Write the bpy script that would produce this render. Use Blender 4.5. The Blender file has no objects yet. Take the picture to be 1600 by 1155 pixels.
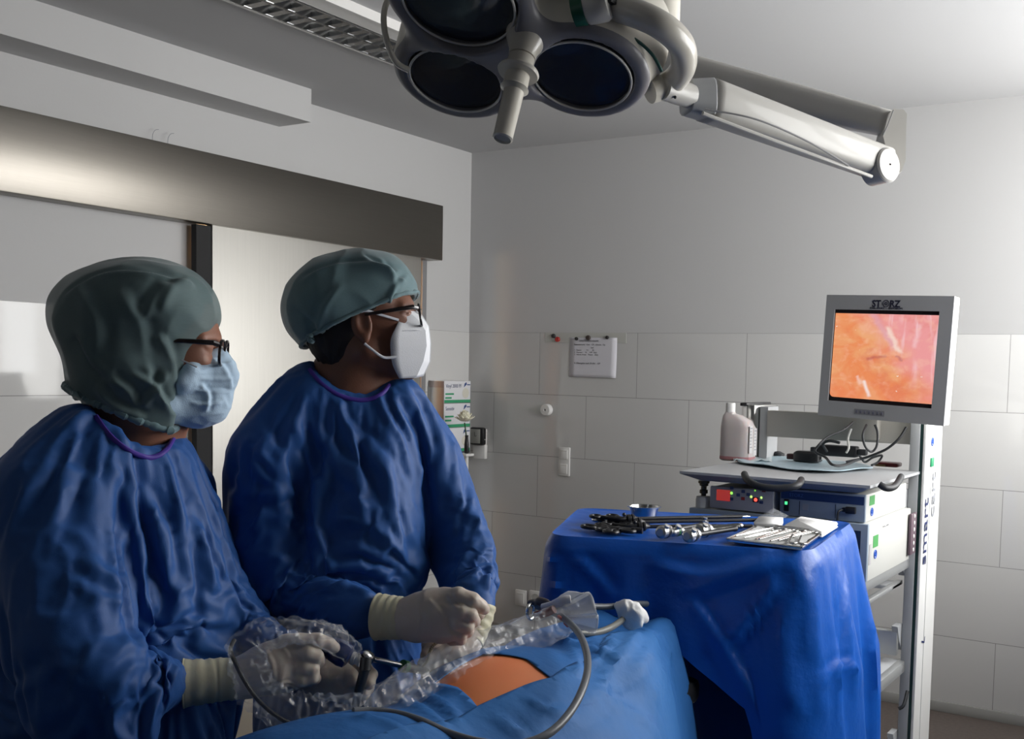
import bpy, bmesh, math, random
import numpy as np
from mathutils import Vector, Matrix, noise
from mathutils.bvhtree import BVHTree
random.seed(7); np.random.seed(7)
PI = math.pi
S = bpy.context.scene
COL = S.collection

# ------------------------------------------------------------------ camera
FPX = 1641.74; PPX = 953.61; PPY = 687.66
YAW, PITCH, ROLL = -0.530, -0.067, 0.024
CAM = np.array([3.895, -4.963, 1.559])
def cam_axes():
    f = np.array([math.sin(YAW)*math.cos(PITCH), math.cos(YAW)*math.cos(PITCH), math.sin(PITCH)])
    r = np.array([math.cos(YAW), -math.sin(YAW), 0.0]); u = np.cross(r, f)
    r2 = math.cos(ROLL)*r+math.sin(ROLL)*u; u2 = -math.sin(ROLL)*r+math.cos(ROLL)*u
    return r2, u2, f
CR, CU, CF = cam_axes()
cd = bpy.data.cameras.new('camera'); cam = bpy.data.objects.new('camera', cd); COL.objects.link(cam)
cd.sensor_width = 36; cd.lens = FPX/1600*36
cd.shift_x = -(PPX-800)/1600; cd.shift_y = (PPY-577.5)/1600
cd.clip_start = .05
m = Matrix.Identity(4)
for i in range(3):
    m[i][0] = CR[i]; m[i][1] = CU[i]; m[i][2] = -CF[i]; m[i][3] = CAM[i]
cam.matrix_world = m
S.camera = cam

# ------------------------------------------------------------------ view, world, daylight, added fill
S.view_settings.view_transform = 'Standard'
S.view_settings.look = 'None'
S.view_settings.gamma = 1
S.view_settings.use_curve_mapping = False
S.view_settings.exposure = 0.0
W = bpy.data.worlds.new('daylight'); S.world = W; W.use_nodes = True
W.node_tree.nodes['Background'].inputs[0].default_value = (.93, .96, 1, 1)
W.node_tree.nodes['Background'].inputs[1].default_value = 4.0
WX = 4.15                    # inner face of the window wall
WIN = (-2.8, -0.04, 1.36, 2.62)   # y0, y1, z0, z1 of the window opening
def area(name, loc, size, power, direction, color):
    l = bpy.data.lights.new(name, 'AREA'); l.shape = 'RECTANGLE'; l.size, l.size_y = size
    l.energy = power; l.color = color
    o = bpy.data.objects.new(name, l); COL.objects.link(o); o.location = loc
    o.rotation_euler = Vector(direction).to_track_quat('-Z', 'Y').to_euler()
    return o
area('daylight_window', (WX+.24, (WIN[0]+WIN[1])/2, (WIN[2]+WIN[3])/2), (WIN[1]-WIN[0]+.25, WIN[3]-WIN[2]+.25), 125, (-1, -.26, -.10), (1, .985, .955))
area('fill_light_behind', (2.4, -6.9, 1.9), (2.2, 1.2), 2.5, (0, 1, -.05), (.88, .92, 1))  # unseen fill light added behind the camera

# ------------------------------------------------------------------ pixel helpers
def ray(x, y): return CF+CR*(x-PPX)/FPX-CU*(y-PPY)/FPX
def P(x, y, d): return CAM+ray(x, y)*d
def on(x, y, ax, v):
    d = ray(x, y); return CAM+d*((v-CAM[ax])/d[ax])
def proj(p):
    q = np.asarray(p, float)-CAM; z = q@CF
    return PPX+FPX*(q@CR)/z, PPY-FPX*(q@CU)/z

# ------------------------------------------------------------------ object helpers
def new_mesh(name, verts, faces, mats=None, mi=None, smooth=35):
    me = bpy.data.meshes.new(name)
    me.from_pydata([tuple(map(float, v)) for v in verts], [], [tuple(int(i) for i in f) for f in faces])
    if mats:
        for k in mats: me.materials.append(k)
    if mi is not None: me.polygons.foreach_set('material_index', mi)
    if smooth:
        me.polygons.foreach_set('use_smooth', [True]*len(me.polygons))
        me.update()
        if smooth < 179: me.set_sharp_from_angle(angle=math.radians(smooth))
    me.update()
    return me
def wloc(o):
    p = Vector((0, 0, 0))
    while o: p = p+o.location; o = o.parent
    return p
def link(name, me, parent=None):
    """mesh given in world coordinates"""
    o = bpy.data.objects.new(name, me); COL.objects.link(o)
    if parent:
        o.parent = parent
        me.transform(Matrix.Translation(-wloc(parent)))
    else:
        co = np.empty(len(me.vertices)*3, np.float32); me.vertices.foreach_get('co', co); co = co.reshape(-1, 3)
        c = (co.min(0)+co.max(0))/2; c[2] = co[:, 2].min()
        me.transform(Matrix.Translation(-Vector(c.tolist()))); o.location = c.tolist()
    return o
def thing(name, label, cat, loc=(0, 0, 0), group=None):
    o = bpy.data.objects.new(name, None); COL.objects.link(o); o.location = tuple(map(float, loc))
    o.empty_display_size = .05
    o['label'] = label; o['category'] = cat
    if group: o['group'] = group
    return o
def tag(o, label, cat, group=None, kind=None):
    o['label'] = label; o['category'] = cat
    if group: o['group'] = group
    if kind: o['kind'] = kind
    return o
def struct(o, label=None):
    o['kind'] = 'structure'
    if label: o['label'] = label
    return o

def basis(d):
    d = np.array(d, float); d /= np.linalg.norm(d)
    a = np.array([0, 0, 1.]) if abs(d[2]) < .9 else np.array([1., 0, 0])
    x = np.cross(a, d); x /= np.linalg.norm(x); y = np.cross(d, x)
    return x, y, d
def crom(pts, n=8, closed=False):
    pts = [np.array(p, float) for p in pts]; out = []
    N = len(pts); segs = N if closed else N-1
    for i in range(segs):
        if closed: p0, p1, p2, p3 = pts[(i-1) % N], pts[i], pts[(i+1) % N], pts[(i+2) % N]
        else: p0, p1, p2, p3 = pts[max(i-1, 0)], pts[i], pts[i+1], pts[min(i+2, N-1)]
        for k in range(n):
            t = k/n
            out.append(.5*((2*p1)+(-p0+p2)*t+(2*p0-5*p1+4*p2-p3)*t*t+(-p0+3*p1-3*p2+p3)*t**3))
    if not closed: out.append(pts[-1])
    return out

class MB:
    def __init__(s): s.v = []; s.f = []; s.mi = []; s.cur = 0
    def add(s, vs, fs, mi=None):
        o = len(s.v); s.v.extend([tuple(v) for v in vs])
        for f in fs: s.f.append(tuple(i+o for i in f)); s.mi.append(s.cur if mi is None else mi)
        return s
    def box(s, lo, hi, bev=0, mi=None, M=None):
        lo = np.array(lo, float); hi = np.array(hi, float); lo, hi = np.minimum(lo, hi), np.maximum(lo, hi)
        if bev:
            bev = min(bev, (hi-lo).min()*.49)
            bm = bmesh.new(); bmesh.ops.create_cube(bm, size=1)
            for v in bm.verts: v.co = Vector([lo[i]+(v.co[i]+.5)*(hi[i]-lo[i]) for i in range(3)])
            bmesh.ops.bevel(bm, geom=list(bm.edges), offset=bev, segments=2, profile=.5, affect='EDGES')
            bm.verts.index_update()
            vs = [np.array(v.co) for v in bm.verts]; fs = [[v.index for v in f.verts] for f in bm.faces]; bm.free()
        else:
            vs = [np.array([(lo, hi)[(i >> k) & 1][k] for k in range(3)]) for i in range(8)]
            fs = [(0, 2, 3, 1), (4, 5, 7, 6), (0, 1, 5, 4), (2, 6, 7, 3), (0, 4, 6, 2), (1, 3, 7, 5)]
        if M is not None: vs = [M(v) for v in vs]
        return s.add(vs, fs, mi)
    def tube(s, pts, r, seg=12, closed=False, cap=True, mi=None, flat=None):
        pts = [np.array(p, float) for p in pts]; N = len(pts)
        rs = r if hasattr(r, '__len__') else [r]*N
        T = []
        for i in range(N):
            a = pts[(i-1) % N] if closed else pts[max(i-1, 0)]
            b = pts[(i+1) % N] if closed else pts[min(i+1, N-1)]
            t = b-a; T.append(t/(np.linalg.norm(t)+1e-12))
        x, y, _ = basis(T[0]); vs = []
        for i in range(N):
            x = x-T[i]*(x@T[i]); x /= np.linalg.norm(x); y = np.cross(T[i], x)
            for k in range(seg):
                a = 2*PI*k/seg; off = rs[i]*(math.cos(a)*x+math.sin(a)*y)
                if flat is not None:
                    n = np.array(flat[0], float); off = off-n*(off@n)*(1-flat[1])
                vs.append(pts[i]+off)
        fs = []
        for i in range(N if closed else N-1):
            j = (i+1) % N
            for k in range(seg):
                l = (k+1) % seg; fs.append((i*seg+k, i*seg+l, j*seg+l, j*seg+k))
        if cap and not closed:
            fs.append(tuple(range(seg))[::-1]); fs.append(tuple((N-1)*seg+k for k in range(seg)))
        return s.add(vs, fs, mi)
    def cyl(s, a, b, r, r2=None, seg=20, mi=None, cap=True):
        return s.tube([a, b], [r, r if r2 is None else r2], seg, mi=mi, cap=cap)
    def lathe(s, o, ax, prof, seg=32, mi=None, sq=None):
        """prof: (radius, height) from bottom up along ax"""
        x, y, d = basis(ax); o = np.array(o, float); vs = []; fs = []
        for r, h in prof:
            for k in range(seg):
                a = 2*PI*k/seg; ca, sa = math.cos(a), math.sin(a)
                if sq:
                    q = (abs(ca)**sq+abs(sa)**sq)**(-1/sq); ca *= q; sa *= q
                vs.append(o+d*h+r*(ca*x+sa*y))
        for i in range(len(prof)-1):
            for k in range(seg):
                l = (k+1) % seg; fs.append((i*seg+k, i*seg+l, (i+1)*seg+l, (i+1)*seg+k))
        if prof[0][0] > 1e-4: fs.append(tuple(range(seg))[::-1])
        if prof[-1][0] > 1e-4: fs.append(tuple((len(prof)-1)*seg+k for k in range(seg)))
        return s.add(vs, fs, mi)
    def prism(s, poly, h, mi=None):
        """poly: 3-d loop, h: extrusion vector"""
        poly = [np.array(p, float) for p in poly]; h = np.array(h, float); n = len(poly)
        vs = poly+[p+h for p in poly]
        fs = [tuple(range(n))[::-1], tuple(range(n, 2*n))]+[(i, (i+1) % n, n+(i+1) % n, n+i) for i in range(n)]
        return s.add(vs, fs, mi)
    def ball(s, c, r, mi=None, seg=16, rings=10):
        r = np.array(r if hasattr(r, '__len__') else [r]*3, float); c = np.array(c, float); vs = []; fs = []
        for i in range(rings+1):
            t = PI*i/rings
            for k in range(seg):
                a = 2*PI*k/seg; vs.append(c+r*np.array([math.sin(t)*math.cos(a), math.sin(t)*math.sin(a), math.cos(t)]))
        for i in range(rings):
            for k in range(seg):
                l = (k+1) % seg; fs.append((i*seg+k, (i+1)*seg+k, (i+1)*seg+l, i*seg+l))
        return s.add(vs, fs, mi)
    def grid(s, G, mi=None, closed=False):
        n, mm = len(G), len(G[0]); vs = [p for row in G for p in row]; fs = []
        for i in range(n-1):
            for j in range(mm if closed else mm-1):
                k = (j+1) % mm; fs.append((i*mm+j, i*mm+k, (i+1)*mm+k, (i+1)*mm+j))
        return s.add(vs, fs, mi)
    def build(s, name, mats, parent=None, smooth=35, solid=None):
        if not isinstance(mats, (list, tuple)): mats = [mats]
        me = new_mesh(name, s.v, s.f, mats, s.mi, smooth)
        bm = bmesh.new(); bm.from_mesh(me)
        bmesh.ops.remove_doubles(bm, verts=bm.verts, dist=1e-6)
        bmesh.ops.recalc_face_normals(bm, faces=bm.faces); bm.to_mesh(me); bm.free()
        o = link(name, me, parent)
        if solid:
            md = o.modifiers.new('thickness', 'SOLIDIFY'); md.thickness = solid; md.offset = 0
        return o

# ------------------------------------------------------------------ materials
MATS = {}
def mat(name, color, rough=.6, metal=0, bump=0, bscale=200, var=0, vscale=6, emit=None, estr=1, alpha=1,
        trans=0, spec=.5, sheen=0, coat=0, aniso=None, sss=0, ior=1.45, bdetail=4, stretch=None, bdist=.002):
    if name in MATS: return MATS[name]
    M = bpy.data.materials.new(name); M.use_nodes = True; nt = M.node_tree; b = nt.nodes['Principled BSDF']
    def N(t): return nt.nodes.new(t)
    b.inputs['Base Color'].default_value = (*color, 1); b.inputs['Roughness'].default_value = rough
    b.inputs['Metallic'].default_value = metal; b.inputs['Alpha'].default_value = alpha
    b.inputs['Transmission Weight'].default_value = trans; b.inputs['Specular IOR Level'].default_value = spec
    b.inputs['Sheen Weight'].default_value = sheen; b.inputs['Coat Weight'].default_value = coat
    b.inputs['IOR'].default_value = ior
    if sss:
        b.inputs['Subsurface Weight'].default_value = sss; b.inputs['Subsurface Radius'].default_value = (.012, .005, .003)
        b.inputs['Subsurface Scale'].default_value = 1
    tc = N('ShaderNodeTexCoord'); mp = N('ShaderNodeMapping'); nt.links.new(tc.outputs['Object'], mp.inputs[0])
    if stretch: mp.inputs['Scale'].default_value = stretch
    if bump:
        n = N('ShaderNodeTexNoise'); n.inputs['Scale'].default_value = bscale; n.inputs['Detail'].default_value = bdetail
        nt.links.new(mp.outputs[0], n.inputs[0])
        bp = N('ShaderNodeBump'); bp.inputs['Strength'].default_value = bump; bp.inputs['Distance'].default_value = bdist
        nt.links.new(n.outputs[0], bp.inputs['Height']); nt.links.new(bp.outputs[0], b.inputs['Normal'])
    if var:
        n = N('ShaderNodeTexNoise'); n.inputs['Scale'].default_value = vscale; n.inputs['Detail'].default_value = 5
        nt.links.new(mp.outputs[0], n.inputs[0])
        mx = N('ShaderNodeMix'); mx.data_type = 'RGBA'
        mx.inputs[6].default_value = (*[max(c*(1-var), 0) for c in color], 1)
        mx.inputs[7].default_value = (*[min(c*(1+var), 1) for c in color], 1)
        nt.links.new(n.outputs[0], mx.inputs[0]); nt.links.new(mx.outputs[2], b.inputs['Base Color'])
    if emit:
        b.inputs['Emission Color'].default_value = (*emit, 1); b.inputs['Emission Strength'].default_value = estr
    MATS[name] = M
    return M
def sheer(name, color, opac, rough=.16, edge=.55, spec=.8, bump=.3, bscale=14, crease_glint=0):
    """thin translucent film or non-woven: mostly see-through face on, denser at grazing angles"""
    if name in MATS: return MATS[name]
    M = bpy.data.materials.new(name); M.use_nodes = True; nt = M.node_tree; b = nt.nodes['Principled BSDF']
    b.inputs['Base Color'].default_value = (*color, 1); b.inputs['Roughness'].default_value = rough
    b.inputs['Specular IOR Level'].default_value = spec
    lw = nt.nodes.new('ShaderNodeLayerWeight'); lw.inputs[0].default_value = .35
    mr = nt.nodes.new('ShaderNodeMapRange'); mr.inputs['To Min'].default_value = opac; mr.inputs['To Max'].default_value = min(1, opac+edge)
    nt.links.new(lw.outputs['Facing'], mr.inputs['Value']); nt.links.new(mr.outputs[0], b.inputs['Alpha'])
    tc = nt.nodes.new('ShaderNodeTexCoord'); n = nt.nodes.new('ShaderNodeTexNoise'); n.inputs['Scale'].default_value = bscale
    n.inputs['Detail'].default_value = 3; n.inputs['Distortion'].default_value = 1.2
    nt.links.new(tc.outputs['Object'], n.inputs[0])
    bp = nt.nodes.new('ShaderNodeBump'); bp.inputs['Strength'].default_value = bump; bp.inputs['Distance'].default_value = .02
    nt.links.new(n.outputs[0], bp.inputs['Height']); nt.links.new(bp.outputs[0], b.inputs['Normal'])
    nt.links.new(bp.outputs[0], lw.inputs['Normal'])
    if crease_glint:          # whitened film creases that also stand in for bright highlight streaks
        r = nt.nodes.new('ShaderNodeTexNoise'); r.noise_type = 'RIDGED_MULTIFRACTAL'; r.inputs['Scale'].default_value = crease_glint; r.inputs['Detail'].default_value = 3
        r.inputs['Distortion'].default_value = .5; nt.links.new(tc.outputs['Object'], r.inputs[0])
        cm = nt.nodes.new('ShaderNodeMapRange'); cm.inputs[1].default_value = .72; cm.inputs[2].default_value = 1.25; cm.inputs[4].default_value = .45; nt.links.new(r.outputs[0], cm.inputs[0])
        ad = nt.nodes.new('ShaderNodeMath'); ad.operation = 'ADD'; ad.use_clamp = True; nt.links.new(mr.outputs[0], ad.inputs[0]); nt.links.new(cm.outputs[0], ad.inputs[1])
        nt.links.new(ad.outputs[0], b.inputs['Alpha']); nt.links.new(r.outputs[0], bp.inputs['Height'])
    MATS[name] = M; return M

white_paint = mat('white_paint', (.52, .517, .515), .75, bump=.12, bscale=90)
ceiling_paint = mat('ceiling_paint', (.47, .47, .475), .85, bump=.1, bscale=60)
steel_door = mat('brushed_steel_door', (.56, .545, .51), .55, metal=1, bump=.08, bscale=30, stretch=(1, 30, 1), var=.05, vscale=3)
steel_head = mat('brushed_steel_header', (.22, .205, .182), .35, metal=1, bump=.06, bscale=40, stretch=(30, 1, 30), var=.06)
chrome = mat('polished_steel', (.62, .62, .60), .18, metal=1)
satin = mat('satin_steel', (.50, .50, .49), .35, metal=1)
alu = mat('grey_aluminium', (.42, .43, .43), .45, metal=.6)
cream = mat('cream_enamel', (.60, .57, .50), .30, coat=.3)
cream_w = mat('ivory_enamel', (.54, .525, .49), .38, coat=.2)
lampgrey = mat('lamp_underside_grey', (.22, .215, .23), .5)
white_pl = mat('white_plastic', (.66, .65, .63), .35)
greypl = mat('warm_grey_plastic', (.46, .46, .44), .45)
dgreypl = mat('monitor_grey_plastic', (.27, .27, .275), .5)
black_pl = mat('black_plastic', (.012, .012, .014), .38)
black_rub = mat('black_rubber', (.02, .022, .025), .5)
frame_blk = mat('black_spectacle_acetate', (.012, .008, .008), .25, coat=.4)

# ------------------------------------------------------------------ implicit surfaces
class Field:
    def __init__(s, lo, hi, h):
        s.lo = np.array(lo, float); s.h = h
        s.n = np.ceil((np.array(hi)-s.lo)/h).astype(int)+1
        s.ax = [s.lo[i]+h*np.arange(s.n[i]) for i in range(3)]
        s.v = np.full(s.n, .2, np.float32)
    def sub(s, lo, hi):
        a = np.clip(np.floor((np.array(lo)-s.lo)/s.h).astype(int), 0, s.n-1)
        b = np.clip(np.ceil((np.array(hi)-s.lo)/s.h).astype(int)+1, 0, s.n)
        sl = tuple(slice(a[i], b[i]) for i in range(3))
        X, Y, Z = np.meshgrid(*[s.ax[i][sl[i]] for i in range(3)], indexing='ij', sparse=True)
        return sl, X, Y, Z
    def comb(s, sl, d, k, op):
        v = s.v[sl]
        if op == 'cut': d = -d
        if k:
            if op == 'cut':
                hh = np.clip(.5-.5*(v-d)/k, 0, 1); s.v[sl] = v*(1-hh)+d*hh+k*hh*(1-hh)
            else:
                hh = np.clip(.5+.5*(v-d)/k, 0, 1); s.v[sl] = v*(1-hh)+d*hh-k*hh*(1-hh)
        else: s.v[sl] = np.maximum(v, d) if op == 'cut' else np.minimum(v, d)
    def cone(s, a, b, ra, rb=None, k=.02, flat=None, op='add'):
        """round cone; flat=(unit dir, factor<1) squashes the section along dir"""
        a = np.array(a, float); b = np.array(b, float); rb = ra if rb is None else rb
        R = max(ra, rb)+k+3*s.h
        sl, X, Y, Z = s.sub(np.minimum(a, b)-R, np.maximum(a, b)+R)
        if s.v[sl].size == 0: return s
        ab = b-a; L = ab@ab+1e-12
        px, py, pz = X-a[0], Y-a[1], Z-a[2]
        t = np.clip((px*ab[0]+py*ab[1]+pz*ab[2])/L, 0, 1)
        qx, qy, qz = px-t*ab[0], py-t*ab[1], pz-t*ab[2]
        d2 = qx*qx+qy*qy+qz*qz
        r = ra+(rb-ra)*t
        if flat is not None:
            n = np.array(flat[0], float); n /= np.linalg.norm(n); fc = flat[1]
            dn = qx*n[0]+qy*n[1]+qz*n[2]
            d = (np.sqrt(np.maximum(d2+dn*dn*(1/fc**2-1), 0))-r)*(fc*.5+.5)
        else: d = np.sqrt(np.maximum(d2, 0))-r
        s.comb(sl, d.astype(np.float32), k, op); return s
    def chain(s, nodes, k=.02, flat=None, op='add'):
        for p, q in zip(nodes[:-1], nodes[1:]): s.cone(p[0], q[0], p[1], q[1], k, flat, op)
        return s
    def ell(s, c, r, rot=None, k=.02, op='add'):
        c = np.array(c, float); r = np.array(r, float); R = r.max()+k+3*s.h
        sl, X, Y, Z = s.sub(c-R, c+R)
        if s.v[sl].size == 0: return s
        p = [X-c[0], Y-c[1], Z-c[2]]
        if rot is None: rot = np.eye(3)
        rot = np.array(rot)        # rows = local axes
        q = [(rot[i][0]*p[0]+rot[i][1]*p[1]+rot[i][2]*p[2]) for i in range(3)]
        k0 = np.sqrt(sum((q[i]/r[i])**2 for i in range(3))); k1 = np.sqrt(sum((q[i]/r[i]**2)**2 for i in range(3)))+1e-9
        s.comb(sl, (k0*(k0-1)/k1).astype(np.float32), k, op); return s
    def half(s, p, n, op='cut'):
        """remove what lies on the side n points to"""
        X, Y, Z = np.meshgrid(*s.ax, indexing='ij', sparse=True); n = np.array(n, float); n /= np.linalg.norm(n)
        d = (X-p[0])*n[0]+(Y-p[1])*n[1]+(Z-p[2])*n[2]
        s.v = np.maximum(s.v, d).astype(np.float32); return s
    def mesh(s):
        v = s.v.copy(); v[0] = v[-1] = .1; v[:, 0] = v[:, -1] = .1; v[:, :, 0] = v[:, :, -1] = .1
        ng = v < 0
        cnt = np.zeros(tuple(s.n-1), np.int8)
        for i in (0, 1):
            for j in (0, 1):
                for k in (0, 1):
                    cnt += ng[i:s.n[0]-1+i, j:s.n[1]-1+j, k:s.n[2]-1+k]
        act = (cnt > 0) & (cnt < 8); idx = np.argwhere(act); N = len(idx)
        vid = np.full(act.shape, -1, np.int64); vid[act] = np.arange(N)
        acc = np.zeros((N, 3)); num = np.zeros(N)
        cor = [np.array([i, j, k]) for i in (0, 1) for j in (0, 1) for k in (0, 1)]
        for a in cor:
            for ax in range(3):
                if a[ax]: continue
                b = a.copy(); b[ax] = 1
                ia = idx+a; ib = idx+b
                va = v[ia[:, 0], ia[:, 1], ia[:, 2]]; vb = v[ib[:, 0], ib[:, 1], ib[:, 2]]
                m_ = (va < 0) != (vb < 0)
                t = np.where(m_, va/(np.where(m_, va-vb, 1)), 0)
                pt = a+np.outer(t, b-a); acc[m_] += pt[m_]; num[m_] += 1
        pos = s.lo+(idx+acc/num[:, None])*s.h
        F = []
        for ax in range(3):
            u, w = (ax+1) % 3, (ax+2) % 3
            sa = [slice(None)]*3; sb = [slice(None)]*3; sa[ax] = slice(0, -1); sb[ax] = slice(1, None)
            A = ng[tuple(sa)]; B = ng[tuple(sb)]; ch = np.argwhere(A != B)
            ok = (ch[:, u] > 0) & (ch[:, w] > 0) & (ch[:, u] < s.n[u]-1) & (ch[:, w] < s.n[w]-1); ch = ch[ok]
            sg = A[ch[:, 0], ch[:, 1], ch[:, 2]]
            eu = np.zeros(3, int); eu[u] = 1; ew = np.zeros(3, int); ew[w] = 1
            def g(c): return vid[c[:, 0], c[:, 1], c[:, 2]]
            q = np.stack([g(ch-eu-ew), g(ch-ew), g(ch), g(ch-eu)], 1)
            q[~sg] = q[~sg][:, ::-1]; F.append(q)
        F = np.concatenate(F); F = F[(F >= 0).all(1)]
        return pos, F
def smooth_pos(pos, F, it=1, lam=.5):
    e = np.concatenate([F[:, [0, 1]], F[:, [1, 2]], F[:, [2, 3]], F[:, [3, 0]]]); e = np.concatenate([e, e[:, ::-1]])
    cnt = np.bincount(e[:, 0], minlength=len(pos))[:, None]+1e-9
    for _ in range(it):
        a = np.stack([np.bincount(e[:, 0], weights=pos[e[:, 1], i], minlength=len(pos)) for i in range(3)], 1)/cnt
        pos = pos+lam*(a-pos)
    return pos
def vnormals(pos, F):
    n = np.cross(pos[F[:, 2]]-pos[F[:, 0]], pos[F[:, 3]]-pos[F[:, 1]]); out = np.zeros_like(pos)
    for k in range(4):
        for i in range(3): out[:, i] += np.bincount(F[:, k], weights=n[:, i], minlength=len(pos))
    return out/(np.linalg.norm(out, axis=1)[:, None]+1e-12)
def cast_fn(pos, F):
    t = BVHTree.FromPolygons([tuple(p) for p in pos], [tuple(int(i) for i in f) for f in F])
    def cast(x, y):
        d = Vector(ray(x, y)); h = t.ray_cast(Vector(CAM), d)
        return None if h[0] is None else np.array(h[0])
    return cast
def strokes(pos, F, L, prof='fold'):
    """press fold lines into a cloth surface. L: (list of picture points, half width m, height m [, skew])
    each line is laid on the surface, then vertices near it move along their normal"""
    cast = cast_fn(pos, F); nrm = vnormals(pos, F); disp = np.zeros(len(pos))
    for st in L:
        pts, w, a = st[0], st[1], st[2]; skew = st[3] if len(st) > 3 else .6
        q = []
        for x, y in crom([np.array(p, float) for p in pts], 5):
            h = cast(x, y)
            if h is not None: q.append(h)
        if len(q) < 3: continue
        q = np.array(q); md = float(np.median((q-CAM)@CF)); q = q[abs((q-CAM)@CF-md) < .25]
        if len(q) < 3: continue
        lo = q.min(0)-4*w; hi = q.max(0)+4*w
        ids = np.where(((pos > lo) & (pos < hi)).all(1))[0]
        if not len(ids): continue
        p = pos[ids]; best = np.full(len(ids), 1e9); sg = np.zeros(len(ids)); tt = np.zeros(len(ids))
        seg = np.linalg.norm(np.diff(q, axis=0), axis=1); cum = np.concatenate([[0], np.cumsum(seg)]); tot = cum[-1]+1e-9
        for i in range(len(q)-1):
            ab = q[i+1]-q[i]; l2 = ab@ab+1e-12; t = np.clip(((p-q[i])@ab)/l2, 0, 1)
            c = p-(q[i]+t[:, None]*ab); dd = np.linalg.norm(c, axis=1); m_ = dd < best
            side = np.einsum('ij,ij->i', np.cross(ab, c), nrm[ids])
            best[m_] = dd[m_]; sg[m_] = np.sign(side)[m_]; tt[m_] = (cum[i]+t*seg[i])[m_]/tot
        s_ = best*sg/w
        env = np.clip(np.minimum(tt, 1-tt)*5+.12, 0, 1); env = env*env*(3-2*env)
        f = 1/(1+(s_*1.5)**4)**.5*np.exp(-(s_/2.2)**2)
        f = np.exp(-np.abs(s_)**1.35)-skew*np.exp(-((s_-1.35)/.8)**2)
        disp[ids] += a*env*f
    return pos+nrm*disp[:, None]
def wrinkle(pos, F, amp, scale, axis=None, stretch=3, seed=0, ridged=True):
    """broad creases by ridged noise, drawn out along axis"""
    nrm = vnormals(pos, F); p = pos*scale
    if axis is not None:
        a = np.array(axis, float); a /= np.linalg.norm(a); t = p@a; p = p-np.outer(t*(1-1/stretch), a)
    out = np.empty(len(pos))
    for i, c in enumerate(p):
        v = Vector((c[0]+seed, c[1]-seed, c[2]+seed*.7))
        v = v+.5*noise.noise_vector(v*.8)
        n = noise.noise(v)
        out[i] = (1-abs(n)*2.6) if ridged else n
    return pos+nrm*(amp*out)[:, None]
def sdf_obj(name, fld, material, parent=None, sm=1, post=None, smooth=180):
    pos, F = fld.mesh(); pos = smooth_pos(pos, F, sm)
    if post: pos = post(pos, F)
    me = new_mesh(name, pos, F, [material], None, smooth)
    return link(name, me, parent)

def simulate(pos, F, col_pos, col_F, pin, frames=24, grow=.09, quality=6, size_mass=.25):
    """let a garment buckle over the body: the cloth is a little larger than the form under it"""
    me = bpy.data.meshes.new('sim'); me.from_pydata([tuple(map(float, v)) for v in pos], [], [tuple(int(i) for i in f) for f in F]); o = bpy.data.objects.new('sim', me); COL.objects.link(o)
    mc = bpy.data.meshes.new('simc'); mc.from_pydata([tuple(map(float, v)) for v in col_pos], [], [tuple(int(i) for i in f) for f in col_F]); oc = bpy.data.objects.new('simc', mc); COL.objects.link(oc)
    oc.modifiers.new('c', 'COLLISION'); oc.collision.thickness_outer = .004; oc.collision.cloth_friction = 8
    vg = o.vertex_groups.new(name='pin')
    for i in np.where(pin > .01)[0]: vg.add([int(i)], float(pin[i]), 'REPLACE')
    md = o.modifiers.new('cloth', 'CLOTH'); s = md.settings
    s.quality = quality; s.mass = size_mass; s.air_damping = 2
    s.tension_stiffness = 40; s.compression_stiffness = 40; s.shear_stiffness = 12; s.bending_stiffness = .18
    s.tension_damping = 8; s.compression_damping = 8; s.shear_damping = 8; s.bending_damping = .1
    s.vertex_group_mass = 'pin'; s.pin_stiffness = 5; s.shrink_min = -grow
    md.collision_settings.distance_min = .003; md.collision_settings.collision_quality = 3; md.collision_settings.use_self_collision = False
    md.point_cache.frame_start = 1; md.point_cache.frame_end = frames+1
    S.frame_start = 1; S.frame_end = frames+1
    for f in range(1, frames+1):
        S.frame_set(f)
    dg = bpy.context.evaluated_depsgraph_get(); ev = o.evaluated_get(dg); m2 = ev.to_mesh()
    co = np.empty(len(m2.vertices)*3, np.float32); m2.vertices.foreach_get('co', co); ev.to_mesh_clear()
    for q in (o, oc): mm = q.data; bpy.data.objects.remove(q); bpy.data.meshes.remove(mm)
    S.frame_set(1)
    return co.reshape(-1, 3).astype(float)
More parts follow.
